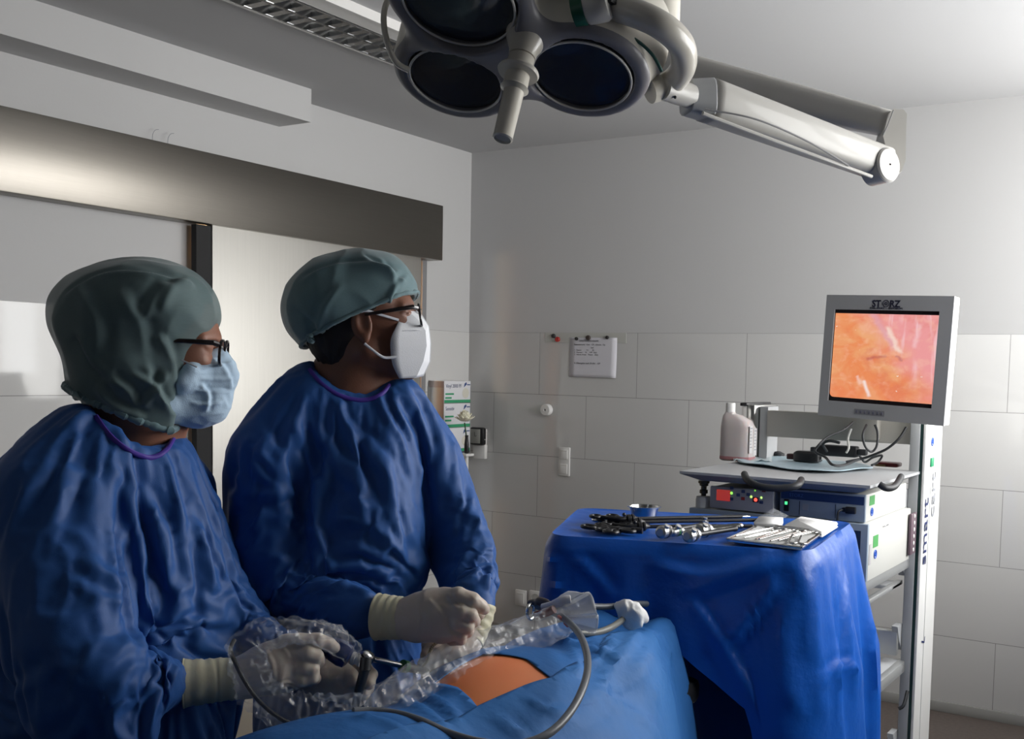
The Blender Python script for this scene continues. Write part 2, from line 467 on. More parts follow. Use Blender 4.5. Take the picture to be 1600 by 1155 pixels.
# ================================================================== THE ROOM
CEIL = 2.804; TILE_TOP = 1.758; TW, TH = .633, .35; X0 = .514
def tile_mat(name, axis, off, row_shift):
    M = bpy.data.materials.new(name); M.use_nodes = True; nt = M.node_tree; b = nt.nodes['Principled BSDF']
    g = nt.nodes.new('ShaderNodeNewGeometry'); sp = nt.nodes.new('ShaderNodeSeparateXYZ'); nt.links.new(g.outputs['Position'], sp.inputs[0])
    cb = nt.nodes.new('ShaderNodeCombineXYZ')
    def madd(src, v):
        a = nt.nodes.new('ShaderNodeMath'); a.operation = 'ADD'; nt.links.new(src, a.inputs[0]); a.inputs[1].default_value = v; return a.outputs[0]
    nt.links.new(madd(sp.outputs[axis], off), cb.inputs[0])
    nt.links.new(madd(sp.outputs[2], -TILE_TOP+TH*row_shift), cb.inputs[1])
    br = nt.nodes.new('ShaderNodeTexBrick'); br.offset = .5; br.squash = 1; nt.links.new(cb.outputs[0], br.inputs[0])
    br.inputs['Scale'].default_value = 1; br.inputs['Mortar Size'].default_value = .0015; br.inputs['Mortar Smooth'].default_value = .2
    br.inputs['Brick Width'].default_value = TW; br.inputs['Row Height'].default_value = TH; br.inputs['Bias'].default_value = 0
    br.inputs['Color1'].default_value = (.575, .57, .56, 1); br.inputs['Color2'].default_value = (.59, .585, .575, 1)
    br.inputs['Mortar'].default_value = (.26, .255, .25, 1)
    nt.links.new(br.outputs[0], b.inputs['Base Color'])
    b.inputs['Roughness'].default_value = .05; b.inputs['Specular IOR Level'].default_value = .45
    n = nt.nodes.new('ShaderNodeTexNoise'); n.inputs['Scale'].default_value = 9
    ad = nt.nodes.new('ShaderNodeMath'); ad.operation = 'MULTIPLY_ADD'; nt.links.new(n.outputs[0], ad.inputs[0]); ad.inputs[1].default_value = .25
    iv = nt.nodes.new('ShaderNodeMath'); iv.operation = 'MULTIPLY'; nt.links.new(br.outputs['Fac'], iv.inputs[0]); iv.inputs[1].default_value = -1
    nt.links.new(iv.outputs[0], ad.inputs[2])
    bp = nt.nodes.new('ShaderNodeBump'); bp.inputs['Distance'].default_value = .0015; bp.inputs['Strength'].default_value = .5
    nt.links.new(ad.outputs[0], bp.inputs['Height']); nt.links.new(bp.outputs[0], b.inputs['Normal'])
    return M
def box_obj(name, lo, hi, m_, parent=None, bev=0): return MB().box(lo, hi, bev).build(name, m_, parent)
def panel(name, plane_ax, v0, v1, outer, holes, m_):
    """wall slab with rectangular openings; outer/holes given as (u0,u1,z0,z1)"""
    us = sorted({outer[0], outer[1], *[h[0] for h in holes], *[h[1] for h in holes]})
    zs = sorted({outer[2], outer[3], *[h[2] for h in holes], *[h[3] for h in holes]})
    b = MB()
    for i in range(len(us)-1):
        for j in range(len(zs)-1):
            cu, cz = (us[i]+us[i+1])/2, (zs[j]+zs[j+1])/2
            if not (outer[0] < cu < outer[1] and outer[2] < cz < outer[3]): continue
            if any(h[0] < cu < h[1] and h[2] < cz < h[3] for h in holes): continue
            if plane_ax == 0: b.box((v0, us[i], zs[j]), (v1, us[i+1], zs[j+1]))
            else: b.box((us[i], v0, zs[j]), (us[i+1], v1, zs[j+1]))
    return b.build(name, m_)
floor_m = mat('speckled_brown_floor', (.075, .060, .052), .45, var=.55, vscale=60, bump=.1)
YB = -7.0
struct(box_obj('floor', (-.3, YB, -.1), (WX+.2, .2, 0), floor_m))
struct(box_obj('ceiling', (-.3, YB, CEIL), (WX+.2, .2, CEIL+.1), ceiling_paint))
DOOR = (-1.9, -.44, 0, 2.12)
struct(panel('wall_left', 0, -.16, 0, (YB, 0, 0, CEIL), [DOOR], white_paint))
struct(box_obj('wall_back', (-.16, 0, 0), (WX+.2, .16, CEIL), white_paint))
grey_wall = mat('fill_cutting_grey_wall', (.16, .165, .17), .6, bump=.05)  # unseen wall, darkened to cut the fill light; cabinets are made up
struct(box_obj('wall_front', (-.16, YB-.1, 0), (WX+.2, YB, CEIL), grey_wall))
struct(panel('wall_right', 0, WX, WX+.2, (YB, 0, 0, CEIL), [WIN], mat('fill_cutting_grey_paint', (.34, .335, .33), .75, bump=.1, bscale=90)))  # window wall out of view, its grey darkened to reduce bounced fill
# tile cladding, a few millimetres proud of the plaster
tb = tile_mat('glazed_wall_tile', 0, -X0+TW*10, 10)
tl = tile_mat('glazed_wall_tile_left', 1, 2.78+TW*10, 11)
struct(box_obj('trim_1', (.0, -.008, .05), (WX, -.0005, TILE_TOP), tb, bev=.002), 'grey white wall tiles on the back wall')
struct(panel('trim_2', 0, .0005, .008, (YB, -.008, .05, TILE_TOP), [(DOOR[0]-.06, DOOR[1]+.03, -1, 3)], tl), 'white glazed tiles on the left wall')
skirt = mat('grey_skirting', (.24, .235, .225), .5)
struct(box_obj('baseboard_back', (.0, -.013, 0), (WX, -.0005, .05), skirt, bev=.002))
struct(box_obj('baseboard_left', (.0005, YB, 0), (.013, DOOR[0]-.06, .05), skirt, bev=.002))
# window: frame with sashes, glass
wf = struct(MB().box((WX+.07, WIN[0], WIN[2]), (WX+.13, WIN[0]+.05, WIN[3])).box((WX+.07, WIN[1]-.04, WIN[2]), (WX+.13, WIN[1], WIN[3]))
   .box((WX+.07, WIN[0], WIN[2]), (WX+.13, WIN[1], WIN[2]+.05)).box((WX+.07, WIN[0], WIN[3]-.05), (WX+.13, WIN[1], WIN[3])).build('window_1', white_pl))
for yy in (-.39, -1.1, -1.8, -2.5): MB().box((WX+.07, yy-.03, WIN[2]+.05), (WX+.13, yy+.03, WIN[3]-.05)).build('window_mullion', white_pl, wf)
MB().box((WX+.098, WIN[0]+.05, WIN[2]+.05), (WX+.102, WIN[1]-.04, WIN[3]-.05)).build('window_glass', mat('window_glass', (.9, .95, 1), .02, alpha=.06), wf)
# boxed-in beam under the ceiling, along the left wall
bx = on(445, 190, 1, -1.50)
struct(box_obj('trim_3', (0, YB, 2.655), (.21, -1.45, CEIL), white_paint), 'boxed duct under the ceiling on the left')
# sliding door
dark_gap = mat('dark_rubber_seal', (.012, .012, .013), .7)
wood = mat('orange_beech_veneer', (.62, .30, .085), .45, var=.2, vscale=5, stretch=(1, 1, .1))
hd = MB().box((0.001, -3.9, 2.140), (.098, -.37, 2.440), bev=.003).build('trim_4', steel_head); struct(hd, 'stainless steel header box over the sliding door')
dr = MB().box((.035, -1.885, .01), (.075, -.52, 2.20), bev=.004).build('door_1', steel_door); struct(dr, 'brushed stainless sliding door leaf')
MB().box((.0352, -1.962, .01), (.068, -1.887, 2.135)).build('door_seal', dark_gap, dr)
fr = MB()
fr.box((-.16, -.448, 0), (.022, -.412, 2.138)).box((-.16, -1.9, 0), (-.005, -1.88, 2.1))
struct(fr.build('trim_5', mat('grey_door_frame', (.30, .30, .31), .4, metal=.4)), 'grey metal frame of the sliding door')
MB().box((-.16, -.455, 0), (.012, -.4485, 2.138)).build('door_lining', wood, bpy.data.objects['trim_5'])
# corridor behind the gap, with a beech door and an added warm light
struct(MB().box((-.62, -2.3, 0), (-.58, .2, 2.3)).build('door_2', wood), 'beech veneered door across the corridor')
l = bpy.data.lights.new('added_corridor_light', 'POINT'); l.energy = 14; l.color = (1, .72, .4); l.shadow_soft_size = .12  # unseen warm light added to brighten the beech lining
lo_ = bpy.data.objects.new('added_corridor_light', l); COL.objects.link(lo_); lo_.location = (-.42, -1.55, 1.9)
struct(MB().box((-1.2, -2.5, 2.35), (-.16, .4, 2.4)).build('trim_6', ceiling_paint), 'corridor ceiling')
struct(MB().box((-1.2, -2.5, -.1), (-.3, .4, 0)).build('trim_7', floor_m), 'corridor floor')
# ================================================================== THE TWO SURGEONS
def n4(x, y, d, r): return (P(x, y, d), r/FPX*d)
def blob(fld, L, k=.03, flat=None): return fld.chain([n4(*q) for q in L], k, flat)
def fabric(name, col, rough=.55, bump=.35, bscale=900, spec=.35, sheen=.25):
    M = mat(name, col, rough, bump=bump, bscale=bscale, var=.10, vscale=5, spec=spec, bdist=.0006)
    b = M.node_tree.nodes['Principled BSDF']; b.inputs['Sheen Weight'].default_value = sheen
    b.inputs['Sheen Tint'].default_value = (*[min(1, c*2+.1) for c in col], 1); return M
def crease_bump(M, scale, dist, strength=.6):
    nt = M.node_tree; b = nt.nodes['Principled BSDF']; old = b.inputs['Normal'].links[0].from_socket
    tc = nt.nodes.new('ShaderNodeTexCoord'); mp = nt.nodes.new('ShaderNodeMapping'); mp.inputs['Scale'].default_value = (1, 1, .62)
    nt.links.new(tc.outputs['Object'], mp.inputs[0])
    n = nt.nodes.new('ShaderNodeTexNoise'); n.noise_type = 'RIDGED_MULTIFRACTAL'; n.inputs['Scale'].default_value = scale; n.inputs['Detail'].default_value = 2.2
    n.inputs['Roughness'].default_value = .42; n.inputs['Distortion'].default_value = .45; nt.links.new(mp.outputs[0], n.inputs[0])
    bp = nt.nodes.new('ShaderNodeBump'); bp.inputs['Strength'].default_value = strength; bp.inputs['Distance'].default_value = dist
    nt.links.new(n.outputs[0], bp.inputs['Height']); nt.links.new(old, bp.inputs['Normal']); nt.links.new(bp.outputs[0], b.inputs['Normal'])
gown_m = fabric('blue_nonwoven_gown', (.020, .088, .295))
crease_bump(gown_m, 4.5, .016, .6)
scrub_m = fabric('dark_teal_scrubs', (.01, .07, .10))
purple_m = fabric('purple_neck_binding', (.07, .035, .30))
skin_m = mat('skin_warm', (.30, .135, .085), .5, sss=.15, var=.12, vscale=30, bump=.12, bscale=300)
skin_d = mat('skin_tanned', (.20, .085, .052), .5, sss=.12, var=.12, vscale=30, bump=.12, bscale=300)
hair_m = mat('dark_hair', (.018, .013, .011), .6, bump=.6, bscale=120, stretch=(1, 1, .2))
glove_m = mat('latex_glove', (.60, .52, .44), .42, sss=.2, bump=.35, bscale=60, spec=.4)
cuff_m = mat('latex_cuff_cream', (.66, .60, .42), .42, sss=.1, bump=.3, bscale=70)
clog_m = mat('white_clog_rubber', (.5, .5, .5), .5)

def cap_material(name, col, alpha):
    M = bpy.data.materials.new(name); M.use_nodes = True; nt = M.node_tree; b = nt.nodes['Principled BSDF']
    tc = nt.nodes.new('ShaderNodeTexCoord'); mp = nt.nodes.new('ShaderNodeMapping'); nt.links.new(tc.outputs['Object'], mp.inputs[0])
    mp.inputs['Rotation'].default_value = (.3, .5, .4)
    w = nt.nodes.new('ShaderNodeTexWave'); w.inputs['Scale'].default_value = 210; w.inputs['Distortion'].default_value = .6
    w.inputs['Detail'].default_value = 2; w.inputs['Detail Scale'].default_value = 4
    w = nt.nodes.new('ShaderNodeTexNoise'); w.inputs['Scale'].default_value = 420; w.inputs['Detail'].default_value = 1; mp.inputs['Scale'].default_value = (1, .12, 1)
    nt.links.new(mp.outputs[0], w.inputs[0])
    n = nt.nodes.new('ShaderNodeTexNoise'); n.inputs['Scale'].default_value = 14; nt.links.new(tc.outputs['Object'], n.inputs[0])
    mx = nt.nodes.new('ShaderNodeMix'); mx.data_type = 'RGBA'; nt.links.new(w.outputs[0], mx.inputs[0])
    mx.inputs[6].default_value = (*[c*.92 for c in col], 1); mx.inputs[7].default_value = (*[min(1, c*1.08) for c in col], 1)
    nt.links.new(mx.outputs[2], b.inputs['Base Color']); b.inputs['Roughness'].default_value = .7
    b.inputs['Sheen Weight'].default_value = .3; b.inputs['Specular IOR Level'].default_value = .3
    mr = nt.nodes.new('ShaderNodeMapRange'); mr.inputs['To Min'].default_value = alpha-.08; mr.inputs['To Max'].default_value = alpha+.08
    nt.links.new(n.outputs[0], mr.inputs[0]); nt.links.new(mr.outputs[0], b.inputs['Alpha'])
    bp = nt.nodes.new('ShaderNodeBump'); bp.inputs['Strength'].default_value = .15; bp.inputs['Distance'].default_value = .0006
    nt.links.new(w.outputs[0], bp.inputs['Height']); nt.links.new(bp.outputs[0], b.inputs['Normal'])
    return M
hood_m = cap_material('teal_nonwoven_hood', (.15, .225, .23), .74)
cap_m = cap_material('pale_teal_nonwoven_cap', (.17, .275, .30), .78)

def frame_of(yaw, pitch):
    """head axes: forward, side (towards the camera), up. yaw turns away from the camera, pitch lifts the chin"""
    zc = np.array([0, 0, 1.]); r = CR-zc*(CR@zc); r /= np.linalg.norm(r); f = np.cross(zc, r)
    fw = r*math.cos(yaw)+f*math.sin(yaw); sd = -(f*math.cos(yaw)-r*math.sin(yaw))
    fw2 = fw*math.cos(pitch)+zc*math.sin(pitch); up = np.cross(sd, fw2) if np.cross(sd, fw2)[2] > 0 else np.cross(fw2, sd)
    return fw2, sd, up

def head(name, C, fr, material, parent, neck_to, neck_r, shoulders, ear=True):
    fw, sd, up = fr
    L = lambda x, y, z: C+fw*x+sd*y+up*z
    rot = np.array([fw, sd, up])
    pts = np.array([L(x, y, z) for x in (-.13, .14) for y in (-.1, .1) for z in (-.13, .14)]+[np.array(neck_to)]+[s[0] for s in shoulders])
    F_ = Field(pts.min(0)-.09, pts.max(0)+.09, .0029)
    F_.ell(L(-.014, 0, .034), (.098, .077, .082), rot, k=0)
    F_.ell(L(.030, 0, -.03), (.062, .060, .085), rot, k=.03)
    for s in (1, -1):
        F_.cone(L(-.005, s*.048, -.055), L(.060, s*.012, -.100), .024, .019, k=.02)
        F_.ell(L(.054, s*.039, -.022), (.022, .016, .016), rot, k=.02)
        F_.cone(L(.080, s*.010, .016), L(.068, s*.045, .014), .010, .009, k=.012)
    F_.cone(L(.085, 0, .004), L(.096, 0, -.034), .006, .008, k=.010)
    for s in (1, -1): F_.ell(L(.089, s*.010, -.040), (.011, .007, .008), rot, k=.006)
    for s in (1, -1):
        F_.ell(L(.088, s*.031, -.002), (.016, .019, .010), rot, k=.008, op='cut')
        F_.ell(L(.071, s*.030, -.003), (.0135,)*3, rot, k=.003)
        F_.cone(L(.084, s*.015, .003), L(.077, s*.044, .001), .003, k=.004)
    F_.cone(L(.086, -.018, -.064), L(.086, .018, -.064), .006, k=.006)
    F_.cone(L(.084, -.016, -.074), L(.084, .016, -.074), .007, k=.006)
    F_.ell(L(.070, 0, -.100), (.018, .022, .016), rot, k=.012)
    if ear:
        for s in (1, -1):
            er = np.array([fw*.97+up*-.1+sd*-.2*s, sd, up]); 
            F_.ell(L(-.008, s*.078, -.010), (.019, .007, .031), rot, k=.005)
            F_.ell(L(-.004, s*.086, -.006), (.011, .007, .019), rot, k=.003, op='cut')
            F_.ell(L(-.006, s*.078, -.036), (.009, .006, .010), rot, k=.004)
    nt_ = np.array(neck_to)
    F_.cone(L(-.028, 0, -.050), nt_, neck_r*.93, neck_r, k=.03)
    F_.cone(L(.015, .034, -.055), nt_+fw*.055, .014, .012, k=.02)          # tendon along the neck
    for p, r in shoulders: F_.cone(nt_, p, neck_r, r, k=.05)
    return sdf_obj(name, F_, material, parent, sm=1)

def shell(F_, t):
    F_.v = np.maximum(F_.v, -(F_.v+t)).astype(np.float32); return F_

# ---------------------------------------------------------------- surgeon on the left (1) and on the right (2)
E1 = P(190, 900, 1.72).copy(); E1[2] = 0
E2 = P(545, 900, 1.95).copy(); E2[2] = 0
man1 = thing('person', 'person in blue gown, full dark teal hood and light blue mask, holding the camera', 'person', E1, 'two surgeons in blue gowns')
man2 = thing('person', 'person in blue gown, small teal cap, black glasses and white folded mask', 'person', E2, 'two surgeons in blue gowns')

# gowns
GCAST = {}
def gown(name, lo_hi, parts, base, arms, k, folds, seed, parent, wr=(.006, 5.2), cut=(), pins=(), grow=.16, frames=28):
    F_ = Field(lo_hi[0], lo_hi[1], .0092)
    for L, kk, fl in parts: blob(F_, L, kk, fl)
    c0 = np.array(base)
    for (z0, r0, z1, r1, fl) in [(1.02, .165, .55, .18, .8), (.55, .18, .38, .185, .8)]:
        F_.cone((c0[0], c0[1], z0), (c0[0], c0[1], z1), r0, r1, k=.05, flat=((CF[0], CF[1], 0), fl))
    for q in cut: F_.ell(P(*q[:3]), (q[3], q[3], q[4]), None, k=.008, op='cut')
    pos, F = F_.mesh(); pos = smooth_pos(pos, F, 2)
    F_.v = F_.v+.016; cp, cF = F_.mesh()
    pin = np.clip((.45-pos[:, 2])/.05, 0, 1)
    for x, y, d, r in pins:
        dd = np.linalg.norm(pos-P(x, y, d), axis=1); pin = np.maximum(pin, np.clip(1.7-dd/r, 0, 1))
    pos = wrinkle(pos, F, wr[0], wr[1], (0.1, 0, 1), 2.6, seed)
    if folds: pos = strokes(pos, F, [(f[0], f[1]*1.0, f[2]*.9)+tuple(f[3:]) for f in folds])
    pos = simulate(pos, F, cp, cF, pin, frames, grow)
    if folds: pos = strokes(pos, F, [(f[0], f[1]*.8, f[2]*.6)+tuple(f[3:]) for f in folds])
    GCAST[seed] = cast_fn(pos, F)
    o = link(name, new_mesh(name, pos, F, [gown_m], None, 180), parent)
    md = o.modifiers.new('subdivision', 'SUBSURF'); md.levels = 1; md.render_levels = 1
    return o
def bounds(nodes, pad=.06):
    a = np.array([n4(*q)[0] for q in nodes]); r = max(n4(*q)[1] for q in nodes)
    lo = a.min(0)-r-pad; hi = a.max(0)+r+pad; lo[2] = .33; return lo, hi

torso1 = [(205, 760, 1.74, 92), (195, 850, 1.72, 128), (192, 960, 1.72, 138), (195, 1090, 1.72, 148), (195, 1180, 1.72, 155)]
should1 = [(75, 765, 1.60, 88), (130, 735, 1.66, 92), (205, 735, 1.75, 72), (272, 752, 1.84, 58)]
back1 = [(50, 800, 1.70, 105), (45, 960, 1.74, 110), (60, 1120, 1.76, 120)]
armR1 = [(62, 790, 1.58, 82), (88, 900, 1.54, 84), (105, 1000, 1.50, 80), (160, 1055, 1.49, 68), (215, 1068, 1.54, 52), (262, 1067, 1.585, 37)]
armL1 = [(275, 765, 1.84, 56), (318, 870, 1.84, 52), (358, 945, 1.80, 44), (410, 1002, 1.76, 38), (480, 1046, 1.73, 28)]
folds1 = [
 ([(150, 690), (185, 740), (215, 850), (225, 950)], .016, .010), ([(175, 700), (235, 790), (262, 900)], .013, .009),
 ([(225, 770), (262, 830), (262, 880)], .010, .009), ([(205, 850), (212, 910), (222, 960)], .007, .009),
 ([(285, 830), (295, 870), (298, 905)], .008, .008), ([(310, 800), (325, 860), (335, 900)], .010, .009),
 ([(322, 700), (340, 790), (342, 900)], .012, .008), ([(140, 640), (60, 700), (20, 760)], .015, .010),
 ([(100, 820), (140, 850), (165, 890)], .010, .011), ([(85, 845), (130, 880), (168, 895)], .008, .009),
 ([(40, 960), (110, 965), (170, 940)], .012, .010), ([(95, 1015), (140, 1010), (175, 1000)], .010, .011),
 ([(110, 1075), (125, 1040), (150, 1015)], .011, .010), ([(170, 1110), (190, 1060), (215, 1030)], .010, .012),
 ([(225, 1100), (235, 1060), (262, 1028)], .010, .012), ([(255, 1100), (262, 1070), (275, 1040)], .008, .010),
 ([(205, 1005), (240, 985), (325, 930)], .014, .012), ([(300, 1010), (310, 980), (322, 925)], .012, .010),
 ([(240, 1000), (262, 990), (272, 1020)], .010, .008), ([(165, 800), (172, 900), (178, 980)], .010, -.012),
 ([(350, 930), (380, 935), (412, 958)], .009, .009), ([(350, 890), (372, 915), (385, 925)], .008, .008),
 ([(60, 740), (110, 735), (150, 760)], .013, .009), ([(10, 830), (60, 835), (110, 830)], .010, .007),
 ([(180, 660), (205, 720), (208, 800)], .010, .008), ([(250, 700), (275, 760), (285, 820)], .011, .008),
 ([(20, 1090), (60, 1060), (100, 1040)], .012, .010), ([(150, 1150), (165, 1110), (170, 1080)], .012, .010)]
g1 = gown('gown', bounds(torso1+should1+back1+armR1+armL1), [
    (torso1, .05, (CF, .85)), (should1, .05, None), (back1, .07, (CF, .8)), (armR1, .022, None), (armL1, .02, None)],
    (E1[0]-.03, E1[1]-.02), None, .03, folds1, 3, man1, cut=[(218, 650, 1.69, .070, .058), (222, 600, 1.70, .085, .075)],
    pins=[(262, 1067, 1.585, .05), (480, 1046, 1.73, .05), (218, 640, 1.70, .085)])

torso2 = [(550, 735, 2.0, 90), (548, 800, 1.98, 96), (548, 900, 1.97, 98), (550, 1000, 1.97, 104), (545, 1130, 1.98, 112)]
should2 = [(420, 700, 1.92, 62), (462, 655, 1.95, 56), (500, 628, 1.97, 52), (545, 652, 1.98, 50), (618, 640, 2.01, 46), (666, 682, 2.05, 42)]
armR2 = [(416, 712, 1.93, 64), (416, 790, 1.93, 64), (428, 865, 1.92, 72), (455, 922, 1.90, 62), (515, 950, 1.85, 50), (566, 960, 1.81, 37)]
armL2 = [(666, 690, 2.05, 46), (690, 745, 2.05, 43), (715, 800, 2.03, 41), (742, 862, 1.98, 39), (738, 915, 1.92, 33), (742, 955, 1.88, 27)]
chest2 = [(598, 720, 1.98, 66), (585, 830, 1.96, 70), (592, 930, 1.96, 58)]
folds2 = [
 ([(445, 635), (480, 700), (500, 790), (505, 860)], .013, .010), ([(475, 650), (540, 720), (600, 770)], .013, .010),
 ([(510, 690), (570, 760), (640, 850)], .013, .010), ([(560, 670), (620, 740), (655, 820)], .012, .010),
 ([(610, 620), (650, 690), (662, 760)], .010, .009), ([(400, 655), (440, 720), (470, 790)], .012, .011),
 ([(385, 680), (430, 740), (460, 790)], .010, .010), ([(430, 740), (445, 790), (485, 835)], .010, .012),
 ([(360, 770), (410, 770), (465, 768)], .010, .009), ([(350, 730), (390, 760), (440, 780)], .010, .009),
 ([(430, 860), (450, 880), (505, 898)], .008, .011), ([(440, 862), (432, 900), (430, 950)], .009, .010),
 ([(470, 900), (520, 905), (560, 920)], .008, .010), ([(500, 920), (545, 915), (590, 935)], .008, .010),
 ([(500, 820), (540, 780), (600, 800)], .010, .010), ([(520, 850), (580, 860), (640, 900)], .012, .012),
 ([(560, 890), (590, 900), (640, 940)], .010, .010), ([(600, 700), (625, 780), (640, 850)], .009, .008),
 ([(688, 640), (690, 700), (680, 780)], .009, .009), ([(705, 660), (712, 740), (700, 820)], .009, .010),
 ([(725, 690), (738, 740), (735, 790)], .009, .009), ([(745, 760), (728, 830), (712, 880)], .010, .012),
 ([(755, 880), (735, 905), (708, 915)], .008, .010), ([(770, 840), (768, 880), (762, 930)], .008, .009),
 ([(740, 850), (756, 858), (778, 850)], .006, .006), ([(590, 610), (600, 640), (640, 700)], .009, .007),
 ([(530, 620), (540, 660), (580, 690)], .009, .007), ([(455, 690), (462, 740), (468, 800)], .009, -.012),
 ([(470, 810), (500, 840), (520, 900)], .009, .010)]
g2 = gown('gown', bounds(torso2+should2+armR2+armL2+chest2), [
    (torso2, .05, (CF, .85)), (chest2, .04, None), (should2, .04, None), (armR2, .018, None), (armL2, .014, None)],
    (E2[0]-.10, E2[1]+.08), None, .03, folds2, 11, man2, cut=[(547, 562, 1.95, .070, .060), (547, 520, 1.97, .085, .08)],
    pins=[(566, 960, 1.81, .05), (742, 955, 1.88, .045), (547, 560, 1.96, .09)])

# heads
fr1 = frame_of(math.radians(14), math.radians(-4)); C1 = P(251, 536, 1.72)
fr2 = frame_of(math.radians(12), math.radians(9)); C2 = P(572, 500, 1.97)
head('body', C1, fr1, skin_m, man1, P(212, 648, 1.735), .056, [(P(140, 790, 1.72), .05), (P(262, 790, 1.80), .045)], ear=False)
head('body', C2, fr2, skin_d, man2, P(545, 604, 1.995), .057, [(P(460, 730, 1.96), .045), (P(640, 730, 2.03), .04)])
def loc(C, fr):
    return lambda x, y, z: C+fr[0]*x+fr[1]*y+fr[2]*z
L1 = loc(C1, fr1); L2 = loc(C2, fr2); R1 = np.array(fr1); R2 = np.array(fr2)
# hair
for (Lf, Rt, par, back) in ((L1, R1, man1, 0), (L2, R2, man2, 1)):
    h = Field(Lf(-.02, 0, .02)-.19, Lf(-.02, 0, .02)+.19, .0036)
    h.ell(Lf(-.022, 0, .034), (.095, .080, .084), Rt, k=0)
    h.ell(Lf(-.055, 0, -.015), (.058, .066, .062), Rt, k=.02)
    if back: h.ell(Lf(-.062, 0, -.058), (.032, .048, .036), Rt, k=.02)
    h.half(Lf(.050, 0, .03), (fr1[0] if par is man1 else fr2[0])*.9-(fr1[2] if par is man1 else fr2[2])*.4)
    h.ell(Lf(.055, .07, -.055), (.070, .05, .075), Rt, k=.004, op='cut')
    h.ell(Lf(.055, -.07, -.055), (.070, .05, .075), Rt, k=.004, op='cut')
    sdf_obj('hair', h, hair_m, par, sm=2, post=lambda p, F: wrinkle(p, F, .002, 60, (0, 0, 1), 3, 2))

# purple neck bindings: ring around the neck resting on the gown
def neck_ring(pts, r, par):
    MB().tube(crom(pts, 6, closed=True), r, 10, closed=True).build('neck_binding', purple_m, par)
# hood of surgeon 1
h = Field(P(200, 540, 1.72)-.27, P(200, 540, 1.72)+.27, .0036)
for (x, y, d, rx, ry, rz) in [(222, 496, 1.715, .108, .104, .083), (172, 500, 1.70, .090, .092, .078), (205, 575, 1.70, .092, .090, .078),
                              (250, 481, 1.72, .080, .098, .066)]:
    h.ell(P(x, y, d), (rx, ry, rz), R1, k=.045)
h.cone(P(225, 590, 1.71), P(252, 650, 1.71), .062, .044, k=.04); h.cone(P(200, 610, 1.70), P(225, 655, 1.70), .06, .045, k=.04); h.cone(P(170, 600, 1.71), P(205, 648, 1.72), .05, .042, k=.04)
h.cone(P(252, 600, 1.76), P(262, 640, 1.77), .06, .040, k=.04)
shell(h, .0075)
h.half(P(206, 642, 1.72), -CR*.42-CU)           # open at the bottom
# face opening
h.cone(L1(.296, .13, -.094), L1(.296, -.13, -.094), .250, k=.004, op='cut')
h.cone(L1(.240, .13, -.110), L1(.240, -.13, -.110), .206, k=.004, op='cut')
hf = [([(95, 470), (160, 432), (230, 430), (310, 450)], .008, .006), ([(225, 500), (240, 470), (262, 440)], .010, .007),
      ([(250, 490), (270, 450), (300, 440)], .009, .006), ([(215, 640), (238, 615), (262, 580)], .008, .008),
      ([(225, 560), (238, 600), (272, 655)], .008, .007), ([(150, 600), (180, 632), (230, 655)], .008, .009),
      ([(170, 590), (200, 610), (215, 640)], .007, .008), ([(110, 520), (135, 570), (165, 600)], .010, -.008),
      ([(240, 520), (262, 550), (275, 600)], .009, .006), ([(120, 450), (150, 500), (150, 560)], .012, .006),
      ([(205, 585), (235, 600), (262, 640)], .006, .007), ([(180, 450), (215, 500), (225, 560)], .012, .005)]
hood = sdf_obj('surgical_hood', h, hood_m, man1, sm=2, post=lambda p, F: smooth_pos(strokes(wrinkle(p, F, .0035, 14, (0, 0, 1), 1.6, 5), F, hf), F, 1, .3))
# gathered hem of the hood
def hem(name, pts, r, m_, par, n=7, amp=.35, seed=1, flat=None):
    q = crom(pts, n); rr = [r*(1+amp*math.sin(i*1.9+seed)*math.sin(i*.7)) for i in range(len(q))]
    return MB().tube(q, rr, 10, flat=flat).build(name, m_, par)
hem('hood_tie', [P(130, 598, 1.68), P(136, 604, 1.65), P(137, 614, 1.64), P(133, 618, 1.64)], .011, cap_m, hood, 5, .5, 2)
# cap of surgeon 2
c = Field(P(545, 465, 1.97)-.19, P(545, 465, 1.97)+.19, .0034)
ax_f = fr2[0]*math.cos(.33)+fr2[2]*math.sin(.33); ax_u = np.cross(ax_f, fr2[1]); ax_u = ax_u if ax_u[2] > 0 else -ax_u
RC = np.array([ax_f, fr2[1], ax_u])
c.ell(P(550, 476, 1.975), (.112, .096, .096), RC, k=0); c.ell(P(516, 478, 1.965), (.080, .088, .074), RC, k=.05)
c.ell(P(594, 456, 1.98), (.060, .082, .066), RC, k=.04)
shell(c, .007)
nb = CR*(532-458)-CU*(642-490)*1.0; nb = nb/np.linalg.norm(nb)
c.half(P(565, 500, 1.97), nb+CF*.05)
cf = [([(470, 440), (520, 418), (580, 415), (630, 428)], .008, .006), ([(498, 520), (508, 480), (540, 440)], .009, .006),
      ([(590, 400), (615, 440), (600, 480)], .007, .005), ([(600, 480), (622, 445), (640, 430)], .006, .005),
      ([(560, 400), (600, 420), (635, 445)], .007, .005), ([(455, 480), (480, 500), (500, 525)], .008, -.005),
      ([(530, 510), (570, 490), (610, 478)], .006, .005)]
cap2 = sdf_obj('surgical_cap', c, cap_m, man2, sm=2, post=lambda p, F: smooth_pos(strokes(wrinkle(p, F, .0025, 16, (0, 0, 1), 1.6, 8), F, cf), F, 1, .3))
hem('cap_tie', [P(484, 524, 1.885), P(486, 532, 1.88), P(489, 530, 1.88)], .006, cap_m, cap2, 4, .3)

